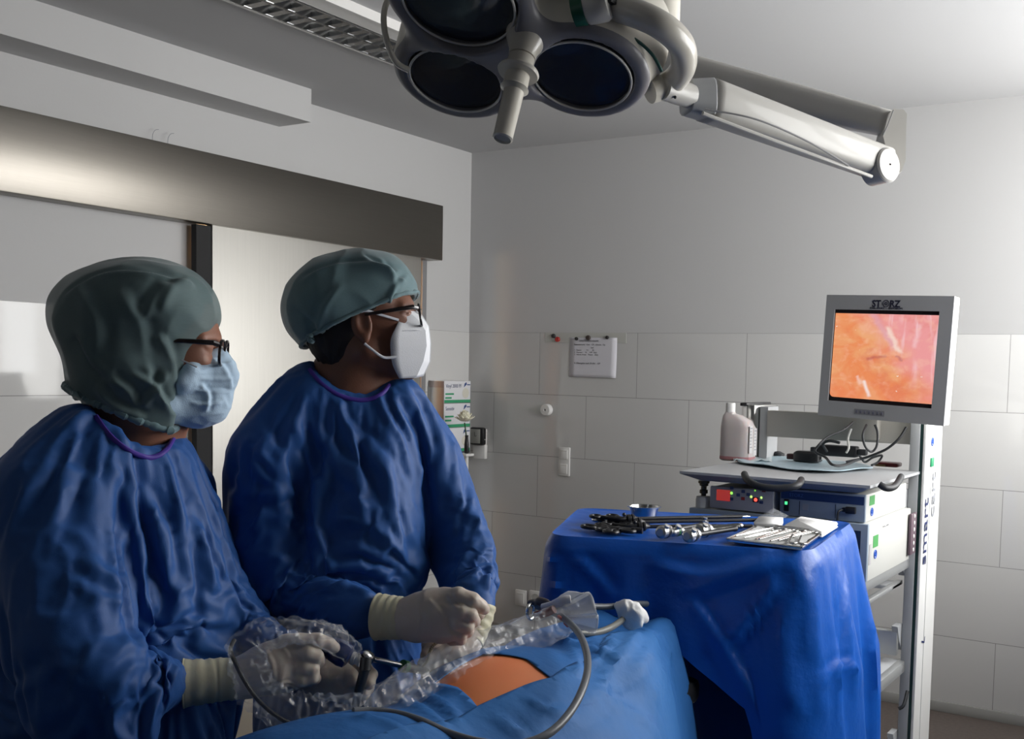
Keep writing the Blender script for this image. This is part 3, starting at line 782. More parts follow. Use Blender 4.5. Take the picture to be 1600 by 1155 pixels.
# glasses
def glasses(Lf, par, z=-.002):
    g = MB()
    for s in (1, -1):
        ring = []
        for k in range(20):
            a = 2*PI*k/20; ca, sa = math.cos(a), math.sin(a); q = (abs(ca)**3.2+abs(sa)**3.2)**(-1/3.2)
            ring.append(Lf(.100-.035*(.031+.024*ca*q), s*(.033+.025*ca*q), z-.005+.020*sa*q))
        g.tube(ring, .0024, 8, closed=True)
        g.tube([Lf(.094, s*.058, z+.008), Lf(.088, s*.068, z+.010), Lf(.06, s*.077, z+.009), Lf(.0, s*.083, z+.006)], [.0046, .0042, .0038, .0028], 8, flat=(fr1[1], .5))
    g.tube([Lf(.100, -.010, z+.004), Lf(.103, 0, z+.007), Lf(.100, .010, z+.004)], .0018, 8)
    o = g.build('glasses', frame_blk, par)
    for s in (1, -1):
        vs = []
        for k in range(20):
            a = 2*PI*k/20; ca, sa = math.cos(a), math.sin(a); q = (abs(ca)**3.2+abs(sa)**3.2)**(-1/3.2)
            vs.append(Lf(.100-.035*(.031+.024*ca*q), s*(.033+.024*ca*q), z-.005+.0195*sa*q))
        MB().add(vs, [tuple(range(20))]).build('lens', mat('spectacle_lens', (.9, .95, .97), .02, trans=1, ior=1.08, alpha=.35), o)
    return o
glasses(L1, man1); glasses(L2, man2, z=.000)
def edge_ring(o, p0, n, tol, r, name, m_, par, bins=44, amp=.35):
    me = o.data; off = wloc(o); co = np.array([v.co[:] for v in me.vertices])+np.array(off[:])
    n = np.array(n)/np.linalg.norm(n); dd = (co-p0)@n; q = co[abs(dd) < tol]; c = q.mean(0); x, y, _ = basis(n)
    a = np.arctan2((q-c)@y, (q-c)@x); rad = np.linalg.norm((q-c)-np.outer((q-c)@n, n), axis=1); out = []
    for k in range(bins):
        m_k = (a >= -PI+2*PI*k/bins) & (a < -PI+2*PI*(k+1)/bins)
        if m_k.sum(): out.append(q[m_k][rad[m_k] >= np.quantile(rad[m_k], .6)].mean(0))
    q = crom(out, 3, closed=True); rr = [r*(1+amp*math.sin(i*1.9)*math.sin(i*.7)) for i in range(len(q))]
    return MB().tube(q, rr, 10, closed=True).build(name, m_, par)
edge_ring(hood, P(206, 642, 1.72), -CR*.42-CU, .005, .0062, 'hood_hem', cap_m, hood)
edge_ring(cap2, P(565, 500, 1.97), nb+CF*.05, .005, .0040, 'cap_hem', cap_m, cap2, amp=.2)
def neckband(L, seed, par, d0):
    q = []
    for x, y in crom([np.array(p, float) for p in L], 6):
        h_ = GCAST[seed](x, y)
        if h_ is not None and abs((h_-CAM)@CF-d0) < .16: q.append(h_-CF*.001)
    if len(q) > 4:
        q = np.array(q)
        for _ in range(4): q[1:-1] = (q[:-2]+q[1:-1]*2+q[2:])/4
        MB().tube(q, .0042, 10, flat=(CF, .6)).build('neck_binding', purple_m, par)
neckband([(150, 650), (168, 676), (195, 700), (232, 716), (258, 706), (272, 684)], 3, man1, 1.70)
neckband([(484, 578), (500, 598), (530, 618), (565, 626), (594, 618), (608, 602)], 11, man2, 1.93)
# ---------------------------------------------------------------- masks
mask_b = mat('light_blue_mask', (.50, .66, .82), .7, bump=.25, bscale=500, sheen=.2)
mask_w = mat('white_mask', (.76, .77, .80), .7, bump=.2, bscale=500)
loop_m = mat('white_elastic', (.75, .76, .8), .6)
k1 = Field(L1(.08, 0, -.05)-.13, L1(.08, 0, -.05)+.13, .0026)
k1.cone(L1(.086, 0, -.010), L1(.095, 0, -.040), .011, .015, k=.0); k1.cone(L1(.095, 0, -.040), L1(.072, 0, -.096), .015, .026, k=.02)
for s in (1, -1):
    k1.cone(L1(.088, 0, -.020), L1(.056, s*.054, -.034), .012, .010, k=.02); k1.cone(L1(.094, 0, -.045), L1(.046, s*.060, -.060), .018, .012, k=.03)
    k1.cone(L1(.078, 0, -.090), L1(.024, s*.048, -.100), .028, .018, k=.03)
    k1.cone(L1(.056, 0, -.108), L1(.015, s*.036, -.118), .020, .012, k=.02)
k1.half(L1(.020, 0, -.07), -fr1[0]*.9-fr1[2]*.05)
mf = [([(312, 575), (340, 570), (364, 568)], .0035, .0035), ([(310, 592), (340, 592), (366, 592)], .0035, .0035),
      ([(304, 610), (335, 612), (360, 612)], .0035, .0035), ([(296, 630), (325, 632), (350, 628)], .0035, .0035),
      ([(330, 560), (352, 580), (362, 610)], .006, .004), ([(312, 600), (325, 620), (320, 645)], .005, .004)]
mk = sdf_obj('face_mask', k1, mask_b, man1, sm=2, post=lambda p, F: strokes(wrinkle(p, F, .0012, 40, None, 1, 3), F, mf))
MB().tube(crom([P(308, 574, 1.655), P(296, 568, 1.655), P(284, 563, 1.66)], 5), .0013, 6).build('ear_loop', loop_m, mk)


# folded mask of surgeon 2: two panels meeting at a centre seam
seam = [(.088, .012), (.102, -.004), (.112, -.026), (.111, -.058), (.105, -.092), (.088, -.118)]
mid = [(.078, .036, .004), (.094, .038, -.014), (.104, .036, -.035), (.102, .036, -.063), (.092, .036, -.090), (.074, .036, -.119)]
edge = [(.062, .052, -.006), (.052, .066, -.022), (.040, .071, -.042), (.036, .069, -.064), (.036, .063, -.090), (.044, .050, -.116)]
G = []
for i in range(6):
    row = [L2(edge[i][0], -edge[i][1], edge[i][2]), L2(mid[i][0], -mid[i][1], mid[i][2]), L2(seam[i][0], 0, seam[i][1]),
           L2(mid[i][0], mid[i][1], mid[i][2]), L2(edge[i][0], edge[i][1], edge[i][2])]
    G.append(row)
GG = []
for j in range(5):
    GG.append(crom([G[i][j] for i in range(6)], 5) if j in (0, 4) else [G[i][j]*(1-k/5)+G[i+1][j]*(k/5) for i in range(5) for k in range(5)]+[G[5][j]])
GG2 = [[None]*len(GG[0]) for _ in range(17)]
for i in range(len(GG[0])):
    lin = lambda A, B, C_: [A*(1-t)+B*t for t in (0, .25, .5, .75)]+[B*(1-t)+C_*t for t in (0, .25, .5, .75)]+[C_]
    left = lin(GG[0][i], GG[1][i], GG[2][i]); right = lin(GG[2][i], GG[3][i], GG[4][i])
    for j, q in enumerate(left[:-1]+right): GG2[j][i] = q
km = MB().grid(GG2).build('face_mask', mask_w, man2, smooth=25, solid=.0018)
MB().tube([L2(seam[i][0]+.001, 0, seam[i][1]) for i in range(6)], .0014, 6).build('mask_seam', mask_w, km)
MB().tube([L2(.062, .060, -.030), L2(.085, .051, -.031), L2(.100, .036, -.034)], .0011, 6).build('embossed_line', mask_w, km)
earb = L2(-.024, .084, -.038); eart = L2(-.006, .082, .012)
MB().tube(crom([L2(.058, .061, -.010), L2(.03, .073, .002), eart+fr2[0]*.012, eart], 6), .0024, 8, flat=(fr2[1], .5)).build('ear_loop', loop_m, km)
MB().tube(crom([L2(.044, .066, -.076), L2(.022, .072, -.074), L2(.004, .080, -.058), L2(-.008, .083, -.045)], 6), .0024, 8, flat=(fr2[1], .5)).build('ear_loop', loop_m, km)

# ---------------------------------------------------------------- gloved hands
def hand(name, par, palm, fingers, wrist, bounds_pad=.045, material=glove_m, k_palm=.010, folds=(), h=.00165):
    """palm: list of node lists blended softly; fingers: node lists, kept apart from each other"""
    allp = [n4(*q) for L in palm+fingers+[wrist] for q in L]
    a = np.array([q[0] for q in allp])
    F_ = Field(a.min(0)-bounds_pad, a.max(0)+bounds_pad, h)
    for L in palm: blob(F_, L, k_palm)
    base = F_.v.copy(); fin = np.full_like(base, .2)
    for L in fingers:
        F_.v = np.full_like(base, .2); blob(F_, L, .003)
        one = F_.v
        hh = np.clip(.5+.5*(fin-one)/.0025, 0, 1); fin = fin*(1-hh)+one*hh-.0025*hh*(1-hh)
    hh = np.clip(.5+.5*(base-fin)/.009, 0, 1); F_.v = (base*(1-hh)+fin*hh-.009*hh*(1-hh)).astype(np.float32)
    blob(F_, wrist, .014)
    return sdf_obj(name, F_, material, par, sm=2, post=lambda p, F: strokes(wrinkle(p, F, .0006, 45, None, 1, 4), F, list(folds)))
def cuff(par, nodes, ring=True, amp=.0007, seed=0):
    nodes = [n4(*q) for q in nodes]; pts = crom([q[0] for q in nodes], 8); rr = np.interp(np.linspace(0, len(nodes)-1, len(pts)), range(len(nodes)), [q[1] for q in nodes])
    rr = [r+amp*math.sin(i*1.3+seed)+amp*.6*math.sin(i*2.9+seed) for i, r in enumerate(rr)]
    b = MB().tube(pts, rr, 36, cap=False)
    o = b.build('glove_cuff', cuff_m, par, smooth=180, solid=.0012)
    if ring:
        x, y, d = basis(pts[1]-pts[0])
        MB().tube([pts[0]+(rr[0]+.0005)*(math.cos(a)*x+math.sin(a)*y) for a in np.linspace(0, 2*PI, 36, endpoint=False)], .0016, 8, closed=True).build('rolled_edge', cuff_m, o)
    return o
# surgeon 1, right hand: fist closed round the camera head
D = 1.63
gl = hand('glove', man1,
    [[(400, 1050, D, 30), (430, 1040, D, 34), (450, 1030, D+.005, 30)], [(395, 1058, D, 30), (440, 1050, D, 32), (455, 1052, D+.005, 22)], [(410, 1030, D, 22), (450, 1012, D+.005, 18)]],
    [[(448, 1006, D, 14), (470, 1002, D-.005, 12.5), (496, 1001, D+.002, 11.5), (514, 1006, D+.014, 10), (522, 1012, D+.022, 9)],
     [(458, 1024, D, 14), (480, 1022, D-.008, 13), (493, 1026, D-.002, 12), (497, 1033, D+.022, 11), (482, 1038, D+.040, 10)],
     [(458, 1044, D, 13), (476, 1043, D-.010, 12), (487, 1046, D-.006, 11.5), (488, 1051, D+.018, 10.5), (474, 1054, D+.034, 10)],
     [(452, 1066, D, 12.5), (472, 1063, D-.010, 10.5), (488, 1058, D-.006, 10), (492, 1060, D+.012, 9), (476, 1066, D+.026, 8.5)],
     [(420, 1020, D+.03, 15), (455, 1005, D+.05, 13), (490, 1005, D+.055, 11), (512, 1012, D+.05, 10)]],
    [(372, 1060, D-.005, 31), (400, 1052, D, 32)],
    folds=[([(430, 1072), (448, 1066), (462, 1072)], .0025, .0014), ([(436, 1078), (452, 1072), (464, 1078)], .0025, .0012),
           ([(410, 1010), (425, 1035), (428, 1065)], .004, .0012), ([(440, 1012), (448, 1020), (452, 1030)], .003, .001)])
gl['label'] = 'glove closed round the camera head'
cuff(gl, [(287, 1068, D-.03, 37), (320, 1065, D-.02, 34), (345, 1062, D-.01, 33), (378, 1060, D-.003, 32)])
# surgeon 1, left hand: steadies the trocar
D = 1.72
gl = hand('glove', man1,
    [[(505, 1058, D, 24), (530, 1062, D, 24), (545, 1068, D, 20)], [(500, 1070, D, 20), (540, 1082, D, 17)]],
    [[(530, 1048, D, 13), (548, 1055, D-.012, 11), (553, 1064, D-.022, 10)],
     [(545, 1050, D+.03, 12), (568, 1042, D+.035, 11), (579, 1055, D+.01, 10.5), (576, 1068, D-.012, 10)],
     [(545, 1062, D+.03, 12), (566, 1066, D+.035, 11), (574, 1076, D+.012, 10), (568, 1086, D-.008, 9)],
     [(540, 1078, D+.02, 12), (556, 1086, D+.02, 10.5), (562, 1094, D, 9), (556, 1100, D-.01, 8)],
     [(515, 1045, D+.02, 13), (545, 1036, D+.035, 11), (566, 1036, D+.03, 10)]],
    [(478, 1050, D+.01, 26), (505, 1060, D, 25)])
gl['label'] = 'glove in the shade beside the trocar'
cuff(gl, [(455, 1040, D+.03, 31), (470, 1046, D+.02, 28), (490, 1053, D+.006, 27)])
# surgeon 2, right hand in front
D = 1.77
gl = hand('glove', man2,
    [[(655, 965, D, 34), (680, 955, D-.005, 34), (698, 950, D-.01, 26)], [(655, 972, D, 30), (690, 978, D-.01, 26)], [(660, 950, D, 24), (695, 936, D-.005, 16)]],
    [[(694, 937, D-.008, 15), (716, 931, D-.022, 13.5), (738, 938, D-.022, 12), (752, 948, D-.01, 10.5), (756, 952, D-.004, 9)],
     [(700, 956, D-.010, 14), (720, 955, D-.030, 13), (735, 962, D-.028, 11.5), (740, 970, D-.010, 10.5), (724, 974, D+.006, 10)],
     [(698, 976, D-.010, 13.5), (716, 973, D-.028, 12.5), (729, 979, D-.026, 11.5), (730, 986, D-.006, 10), (714, 988, D+.008, 9.5)],
     [(690, 992, D-.008, 12), (706, 990, D-.024, 11), (719, 992, D-.022, 10), (720, 999, D-.004, 9), (706, 1001, D+.006, 8.5)],
     [(680, 945, D+.02, 15), (710, 948, D+.035, 13), (735, 952, D+.03, 11.5), (748, 960, D+.02, 10)]],
    [(632, 966, D+.002, 31), (655, 966, D, 32)],
    folds=[([(700, 925), (706, 940), (716, 952)], .004, .0022), ([(696, 960), (700, 985), (712, 996)], .003, .0015), ([(668, 935), (690, 960), (694, 985)], .004, .0012),
           ([(650, 945), (656, 965), (652, 990)], .004, .0012)])
gl['label'] = 'glove closed in a fist, in front'
cuff(gl, [(590, 964, D+.012, 36), (610, 965, D+.008, 34), (628, 966, D+.004, 32.5), (645, 966, D+.002, 32)], ring=False, seed=2)
# surgeon 2, left hand behind
D = 1.86
gl = hand('glove', man2,
    [[(728, 1000, D-.01, 24), (705, 1012, D-.03, 25), (690, 1020, D-.04, 22)]],
    [[(700, 1005, D-.02, 14), (678, 1012, D-.05, 12), (668, 1025, D-.06, 11), (672, 1036, D-.05, 10)],
     [(695, 1018, D-.02, 14), (674, 1026, D-.05, 12), (664, 1038, D-.055, 11), (668, 1048, D-.045, 10)],
     [(695, 1028, D-.02, 13), (680, 1040, D-.05, 11.5), (672, 1050, D-.05, 10.5), (676, 1058, D-.04, 9.5)],
     [(702, 1034, D-.02, 12), (690, 1048, D-.045, 10.5), (684, 1058, D-.045, 9)],
     [(705, 1000, D-.02, 13), (685, 1000, D-.04, 11), (668, 1008, D-.045, 10)]],
    [(744, 978, D+.005, 22), (728, 1000, D-.01, 23)])
gl['label'] = 'glove behind the fist, reaching down'
cuff(gl, [(750, 948, D+.02, 25), (748, 965, D+.012, 22), (742, 985, D, 21), (734, 1000, D-.01, 22)], ring=False, seed=4)

# neck bindings lie just inside the gown's neckline
def binding(px_pts, par, r=.005):
    q = crom([P(*p) for p in px_pts], 8)
    b = MB().tube(q, r, 10, flat=(CF, .5)); b.build('neck_binding', purple_m, par)
# legs, trousers and clogs under the gowns
for par, E in ((man1, E1), (man2, E2)):
    r0 = CR.copy(); r0[2] = 0; r0 /= np.linalg.norm(r0); f0 = np.array([-r0[1], r0[0], 0])
    lg = Field(E-np.array([.35, .35, 0]), E+np.array([.35, .35, .75]), .012)
    for s in (1, -1):
        q = E+r0*s*.11
        lg.cone(q+[0, 0, .62], q+[0, 0, .10], .095, .065, k=.02)
    sdf_obj('trousers', lg, scrub_m, par, sm=2)
    for s in (1, -1):
        q = E+r0*s*.11; c_ = Field(q-np.array([.2, .2, 0.02]), q+np.array([.2, .2, .2]), .008)
        c_.cone(q+f0*.03+[0, 0, .05], q-f0*.12+[0, 0, .045], .045, .048, k=.02); c_.half((0, 0, .004), (0, 0, -1))
        sdf_obj('clog', c_, clog_m, par, sm=1)
# ================================================================== OPERATING LAMP
def disc(F_, c, n, r, hh, rnd=.01, k=.02, op='add'):
    c = np.array(c, float); n = np.array(n, float); n /= np.linalg.norm(n); R = math.hypot(r, hh)+k+3*F_.h
    sl, X, Y, Z = F_.sub(c-R, c+R); px, py, pz = X-c[0], Y-c[1], Z-c[2]
    a = px*n[0]+py*n[1]+pz*n[2]; rad = np.sqrt(np.maximum(px*px+py*py+pz*pz-a*a, 0))
    dx = rad-(r-rnd); dy = np.abs(a)-(hh-rnd)
    d = np.minimum(np.maximum(dx, dy), 0)+np.sqrt(np.maximum(dx, 0)**2+np.maximum(dy, 0)**2)-rnd
    F_.comb(sl, d.astype(np.float32), k, op)
DL = 1.85
OL = P(800, 95, DL)
vw = ray(800, 95); vw /= np.linalg.norm(vw)
rx = np.cross(vw, CU); rx /= np.linalg.norm(rx); ry = np.cross(rx, vw); ry /= np.linalg.norm(ry)
if rx@CR < 0: rx = -rx
if ry@CU < 0: ry = -ry
NL = -.63*vw+.777*(-.20*rx-.98*ry); NL /= np.linalg.norm(NL)     # the way the lamp shines
def onL(x, y, off=0):
    d = ray(x, y); return CAM+d*(((OL+NL*off-CAM)@NL)/(d@NL))
lamp = thing('operating_lamp', 'cream three-lens operating lamp hanging from its jointed arm, with a sterile handle', 'lamp', (*OL[:2], CEIL))
LC = [onL(712, 128), onL(909, 122), onL(716, 8)]
LR = [.088, .092, .098]
print('lens spacing', [np.linalg.norm(LC[i]-LC[(i+1) % 3]) for i in range(3)])
allc = np.array(LC)
F_ = Field(allc.min(0)-.26, allc.max(0)+.26, .0042)
for i, c in enumerate(LC): disc(F_, c-NL*.052, NL, LR[i]+.030, .050, .018, .05)
cen = sum(LC)/3
disc(F_, cen-NL*.052, NL, .10, .050, .02, .05)
disc(F_, cen+rx*.03-NL*.11, NL, .16, .045, .035, .03)
disc(F_, LC[1]+rx*.035-NL*.10, NL, .112, .055, .03, .03)
for i, c in enumerate(LC): disc(F_, c+NL*.004, NL, LR[i]+.001, .060, .003, 0, 'cut')
pos, F = F_.mesh(); pos = smooth_pos(pos, F, 3)
def two_tone():
    M = bpy.data.materials.new('housing_cream_and_grey'); M.use_nodes = True; nt = M.node_tree; b = nt.nodes['Principled BSDF']
    g = nt.nodes.new('ShaderNodeNewGeometry'); v = nt.nodes.new('ShaderNodeVectorMath'); v.operation = 'DOT_PRODUCT'
    nt.links.new(g.outputs['Position'], v.inputs[0]); v.inputs[1].default_value = tuple(NL)
    c_ = nt.nodes.new('ShaderNodeMath'); c_.operation = 'GREATER_THAN'; nt.links.new(v.outputs['Value'], c_.inputs[0]); c_.inputs[1].default_value = float(OL@NL)-.0145
    mx = nt.nodes.new('ShaderNodeMix'); mx.data_type = 'RGBA'; nt.links.new(c_.outputs[0], mx.inputs[0]); mx.inputs[6].default_value = (.60, .57, .50, 1); mx.inputs[7].default_value = (.20, .195, .21, 1)
    nt.links.new(mx.outputs[2], b.inputs['Base Color']); b.inputs['Roughness'].default_value = .38
    return M
fn = np.cross(pos[F[:, 2]]-pos[F[:, 0]], pos[F[:, 3]]-pos[F[:, 1]]); fn /= np.linalg.norm(fn, axis=1)[:, None]+1e-12
fcen = pos[F].mean(1); 
mi = None
link('lamp_housing', new_mesh('lamp_housing', pos, F, [two_tone()], mi, 60), lamp)
def lens_mat():
    M = bpy.data.materials.new('lamp_lens_glass'); M.use_nodes = True; nt = M.node_tree; b = nt.nodes['Principled BSDF']
    b.inputs['Base Color'].default_value = (.01, .014, .02, 1); b.inputs['Roughness'].default_value = .06
    b.inputs['Coat Weight'].default_value = .6; b.inputs['Coat Tint'].default_value = (.55, .65, 1, 1); b.inputs['Specular Tint'].default_value = (.5, .75, 1, 1)
    b.inputs['Thin Film Thickness'].default_value = 420; b.inputs['Thin Film IOR'].default_value = 1.7
    return M
lens_glass = mat('lamp_lens_clear', (.03, .05, .10), .04, trans=.0, alpha=.16, spec=1, coat=.5)
refl_m = mat('lamp_reflector', (.45, .55, .95), .14, metal=1)
refl_g = mat('lamp_reflector_green', (.45, .85, .72), .14, metal=1)
for i, c in enumerate(LC):
    r = LR[i]
    a_, b_, _ = basis(NL)
    ln = MB().lathe(c-NL*.008, NL, [(r*.93, -.002), (r*.93, 0), (r*.7, .0035), (r*.35, .006), (0, .007)], 48).build('lamp_lens', lens_glass, lamp)
    # facetted reflector bowl with a bulb, behind the glass
    b = MB(); seg = 36; prof = [(r*.80, -.002), (r*.66, -.022), (r*.46, -.034), (r*.16, -.040)]
    vs = []
    for q, (rr, hh) in enumerate(prof):
        for k in range(seg):
            a = 2*PI*k/seg; r2 = rr*(1+.035*(k % 2)); vs.append(c-NL*.012+NL*hh+r2*(math.cos(a)*a_+math.sin(a)*b_))
    b.add(vs, [(q*seg+k, q*seg+(k+1) % seg, (q+1)*seg+(k+1) % seg, (q+1)*seg+k) for q in range(3) for k in range(seg)]+[tuple(3*seg+k for k in range(seg))])
    b.build('reflector', refl_g if i == 2 else refl_m, ln, smooth=20)
    MB().lathe(c-NL*.0285, NL, [(r*.80, .013), (r*.945, .016), (r*.945, .020), (r*.80, .017)], 48).build('reflector_rim', black_pl, ln)
    MB().tube([c-NL*.045, c-NL*.03], .006, 10).ball(c-NL*.024, .009, seg=10, rings=6).build('bulb', mat('frosted_bulb', (.4, .42, .5), .1), ln)
    MB().tube([c+NL*-.001+(r*.965)*(math.cos(t)*a_+math.sin(t)*b_) for t in np.linspace(0, 2*PI, 60, endpoint=False)], .0022, 8, closed=True).build('lens_ring', cream_w, ln)
# sterile handle
h0 = onL(822, 62); h1 = onL(822, 62)+NL*.001
hd_ = (P(785, 218, DL-.10)-h0); hl = np.linalg.norm(hd_); hn = hd_/hl
hb = MB().lathe(h0, hn, [(.040, -.02), (.033, .006), (.025, .022), (.023, .034)], 32).lathe(h0, hn, [(.019, .034), (.0225, .036), (.0225, .056), (.034, .060), (.036, .064), (.034, .068), (.021, .070), (.0215, .092), (.0245, .096), (.0175, .102), (.0165, hl-.006), (.0175, hl-.002), (.0145, hl), (.0135, hl-.004), (0, hl-.006)], 32)
hb.build('sterile_handle', cream, lamp)
MB().ball(h0+hn*.047-vw*.0225+rx*.004, .004).build('handle_button', mat('handle_button_grey', (.3, .29, .27), .4), lamp)
# joint with green ring and control window
jc = P(925, 10, DL-.09); jd = (P(960, 0, DL-.10)-P(900, 16, DL-.08)); jd /= np.linalg.norm(jd)
MB().tube([jc-jd*.030, jc-jd*.010], .030, 28).build('green_ring', mat('green_ring_enamel', (.01, .09, .05), .35), lamp)
MB().lathe(jc, jd, [(.027, -.012), (.030, -.006), (.030, .022), (.026, .030), (0, .031)], 28).build('joint_knob', cream_w, lamp)
MB().box(jc+jd*.031-CU*.0+(-.009, -.009, -.004), jc+jd*.031+(.009, .009, .006)).build('display_window', black_pl, lamp)
# yoke: thick bent tube
yk = [P(940, 8, DL-.06), P(985, 18, DL-.08), P(1030, 38, DL-.08), P(1062, 66, DL-.04), P(1069, 95, DL+.02), P(1060, 118, DL+.08), P(1040, 134, DL+.10), P(1015, 142, DL+.09)]
MB().tube(crom(yk, 8), .0235, 24).build('yoke', cream, lamp)
# seam line along the housing and slim guard rail on the left
MB().tube(crom([P(912, 26, DL-.075), P(950, 40, DL-.06), P(990, 60, DL-.05), P(1018, 84, DL-.035), P(1034, 112, DL-.02)], 8), .003, 8).build('housing_seam', mat('seam_green', (.03, .10, .085), .4), lamp)
MB().tube(crom([P(640, -10, DL+.02), P(612, -6, DL+.02), P(600, 20, DL+.01), P(603, 58, DL+.01), P(618, 96, DL+.02), P(640, 110, DL+.03)], 8), .0055, 10).build('guard_rail', cream, lamp)
# swivel joint and arms
J0 = P(1036, 138, DL+.09); J1 = P(1078, 150, DL+.14)
MB().tube([J0, J0*.3+J1*.7, J1], [.021, .023, .023], 24).build('swivel_joint', cream_w, lamp)
MB().ball(P(1055, 152, DL+.09), .003).build('joint_screw', black_pl, lamp)
def beam(name, A, B, wa, wb, ta, tb, m_, up=None, bev=.3, n=2):
    """tapered beam: half heights wa, wb; half thicknesses ta, tb; rounded section"""
    A = np.array(A); B = np.array(B); d = (B-A)/np.linalg.norm(B-A); u = CU-d*(CU@d) if up is None else np.array(up)-d*(np.array(up)@d); u /= np.linalg.norm(u); s_ = np.cross(d, u)
    G = []
    for i in range(25):
        t = i/24; w = wa+(wb-wa)*t; th = ta+(tb-ta)*t; c_ = A+(B-A)*t; row = []
        for k in range(28):
            a = 2*PI*k/28; ca, sa = math.cos(a), math.sin(a); q = (abs(ca)**4+abs(sa)**4)**-.25
            row.append(c_+u*(w*ca*q)+s_*(th*sa*q))
        G.append(row)
    b = MB(); b.grid([[p for p in r] for r in G], closed=True)
    b.add(G[0], [tuple(range(28))[::-1]]); b.add(G[-1], [tuple(range(28))])
    return b
def px_r(px, d): return px/FPX*d
DE = 2.28
b = beam('x', P(1072, 152, DL+.15), P(1106, 156, DL+.17), px_r(26, 2.0), px_r(31, 2.0), .028, .036, cream)
b.build('arm_collar', mat('pale_grey_enamel', (.40, .41, .42), .4), lamp)
b = beam('x', P(1104, 156, DL+.17), P(1380, 257, DE), px_r(31, 2.02), px_r(24, DE), .036, .034, cream_w)
low = b.build('lower_arm', cream_w, lamp)
MB().tube(crom([P(1102, 171, DL+.125), P(1180, 186, DL+.16), P(1260, 220, DL+.24), P(1326, 259, DL+.32)], 8), .0018, 6).build('arm_seam', mat('seam_grey', (.25, .25, .25), .5), low)
MB().tube(crom([P(1098, 177, DL+.135), P(1200, 216, DL+.22), P(1362, 276, DL+.36)], 8), .004, 8).build('arm_edge_strip', cream_w, low)
eA = P(1390, 258, DE-.045); eB = P(1396, 258, DE+.05); ed = (eA-eB)/np.linalg.norm(eA-eB)
cax = -CF*.80+CR*.60; cax /= np.linalg.norm(cax)
CB = P(1391, 257, DE-.046)-cax*.052
MB().lathe(CB, cax, [(.036, 0), (.036, .047), (.033, .051), (0, .052)], 40).build('elbow_cap', cream_w, lamp)
capc = CB+cax*.0525
MB().tube([CB+cax*.044+.0362*(math.cos(t)*basis(cax)[0]+math.sin(t)*basis(cax)[1]) for t in np.linspace(0, 2*PI, 40, endpoint=False)], .0012, 6, closed=True).build('elbow_seam', mat('seam_grey', (.25, .25, .25), .5), lamp)
MB().ball(capc, .002).build('cap_screw', black_pl, lamp)
# elbow block
eb = [P(x, y, DE+.02) for x, y in ((1388, 178), (1396, 170), (1412, 171), (1417, 178), (1416, 205), (1415, 250), (1409, 268), (1392, 276), (1386, 240), (1380, 212))]
MB().prism(eb, CF*.07).build('elbow_block', cream_w, lamp, smooth=20)
MB().tube([P(1380, 211, DE+.016), P(1387, 196, DE+.016), P(1396, 172, DE+.016)], .0013, 6).build('elbow_seam', mat('seam_grey', (.25, .25, .25), .5), lamp)
b = beam('x', P(1391, 194, DE+.06), P(1040, 112, 2.62), px_r(19, DE+.05), px_r(34, 2.62), .032, .050, cream_w)
b.build('upper_arm', cream_w, lamp)
pc = P(1037, 60, 2.66)
MB().cyl((pc[0], pc[1], P(1037, 132, 2.66)[2]), (pc[0], pc[1], CEIL), .040, seg=32).build('ceiling_column', cream, lamp)
MB().tube([(pc[0], pc[1], P(1037, 38, 2.66)[2]-.003), (pc[0], pc[1], P(1037, 38, 2.66)[2]+.003)], .0415, 32).build('column_collar', cream, lamp)
MB().lathe((pc[0], pc[1], CEIL-.04), (0, 0, 1), [(.10, 0), (.12, .02), (.12, .04)], 32).build('ceiling_canopy', cream, lamp)

# ================================================================== LOUVRED CEILING LIGHT
ly0, ly1, lx0, lx1 = -3.1, -1.25, .90, 1.22
cl = thing('ceiling_light', 'long ceiling light with two rows of silvery louvre cells, switched off', 'ceiling light', ((lx0+lx1)/2, (ly0+ly1)/2, CEIL))
zc_ = CEIL-.035
MB().box((lx0, ly0, zc_), (lx0+.012, ly1, CEIL)).box((lx1-.012, ly0, zc_), (lx1, ly1, CEIL)).box((lx0, ly0, zc_), (lx1, ly0+.012, CEIL)).box((lx0, ly1-.012, zc_), (lx1, ly1, CEIL)).build('frame', white_pl, cl)
mir = mat('louvre_mirror', (.66, .67, .68), .16, metal=1)
MB().box((lx0+.012, ly0+.012, CEIL-.004), (lx1-.012, ly1-.012, CEIL-.001)).build('back_plate', white_pl, cl)
rows = [(lx0+.016, lx0+.120), (lx0+.125, lx0+.215)]
for a, c in rows:
    b = MB()
    n = int((ly1-ly0-.03)/.095)
    for i in range(n+1):
        y = ly0+.015+i*.095
        b.prism([(a, y-.016, zc_+.002), (a, y+.016, zc_+.002), (a, y, CEIL-.008)], (c-a, 0, 0))
    for x in (a, c): b.prism([(x-.004, ly0+.013, zc_), (x+.004, ly0+.013, zc_), (x, ly0+.013, CEIL-.006)], (0, ly1-ly0-.026, 0))
    b.build('louvre', mir, cl, smooth=10)
MB().box((lx0+.225, ly0+.014, zc_+.004), (lx1-.014, ly1-.014, zc_+.010)).build('diffuser', white_pl, cl)
# ================================================================== EQUIPMENT CART
CX0, CX1, CY0, CY1 = 2.44, 3.04, -2.05, -1.48
cart = thing('equipment_cart', 'grey and white endoscopy cart with shelves, tall side post and a beige rear rail', 'cart', ((CX0+CX1)/2, (CY0+CY1)/2, 0))
greyw = mat('light_grey_powder_coat', (.40, .41, .42), .45)
grey_f = mat('blue_grey_front', (.23, .28, .34), .5)
post_g = mat('post_grey', (.36, .37, .38), .45)
green_d = mat('dark_green_insert', (.008, .035, .032), .45)
ST = 1.25
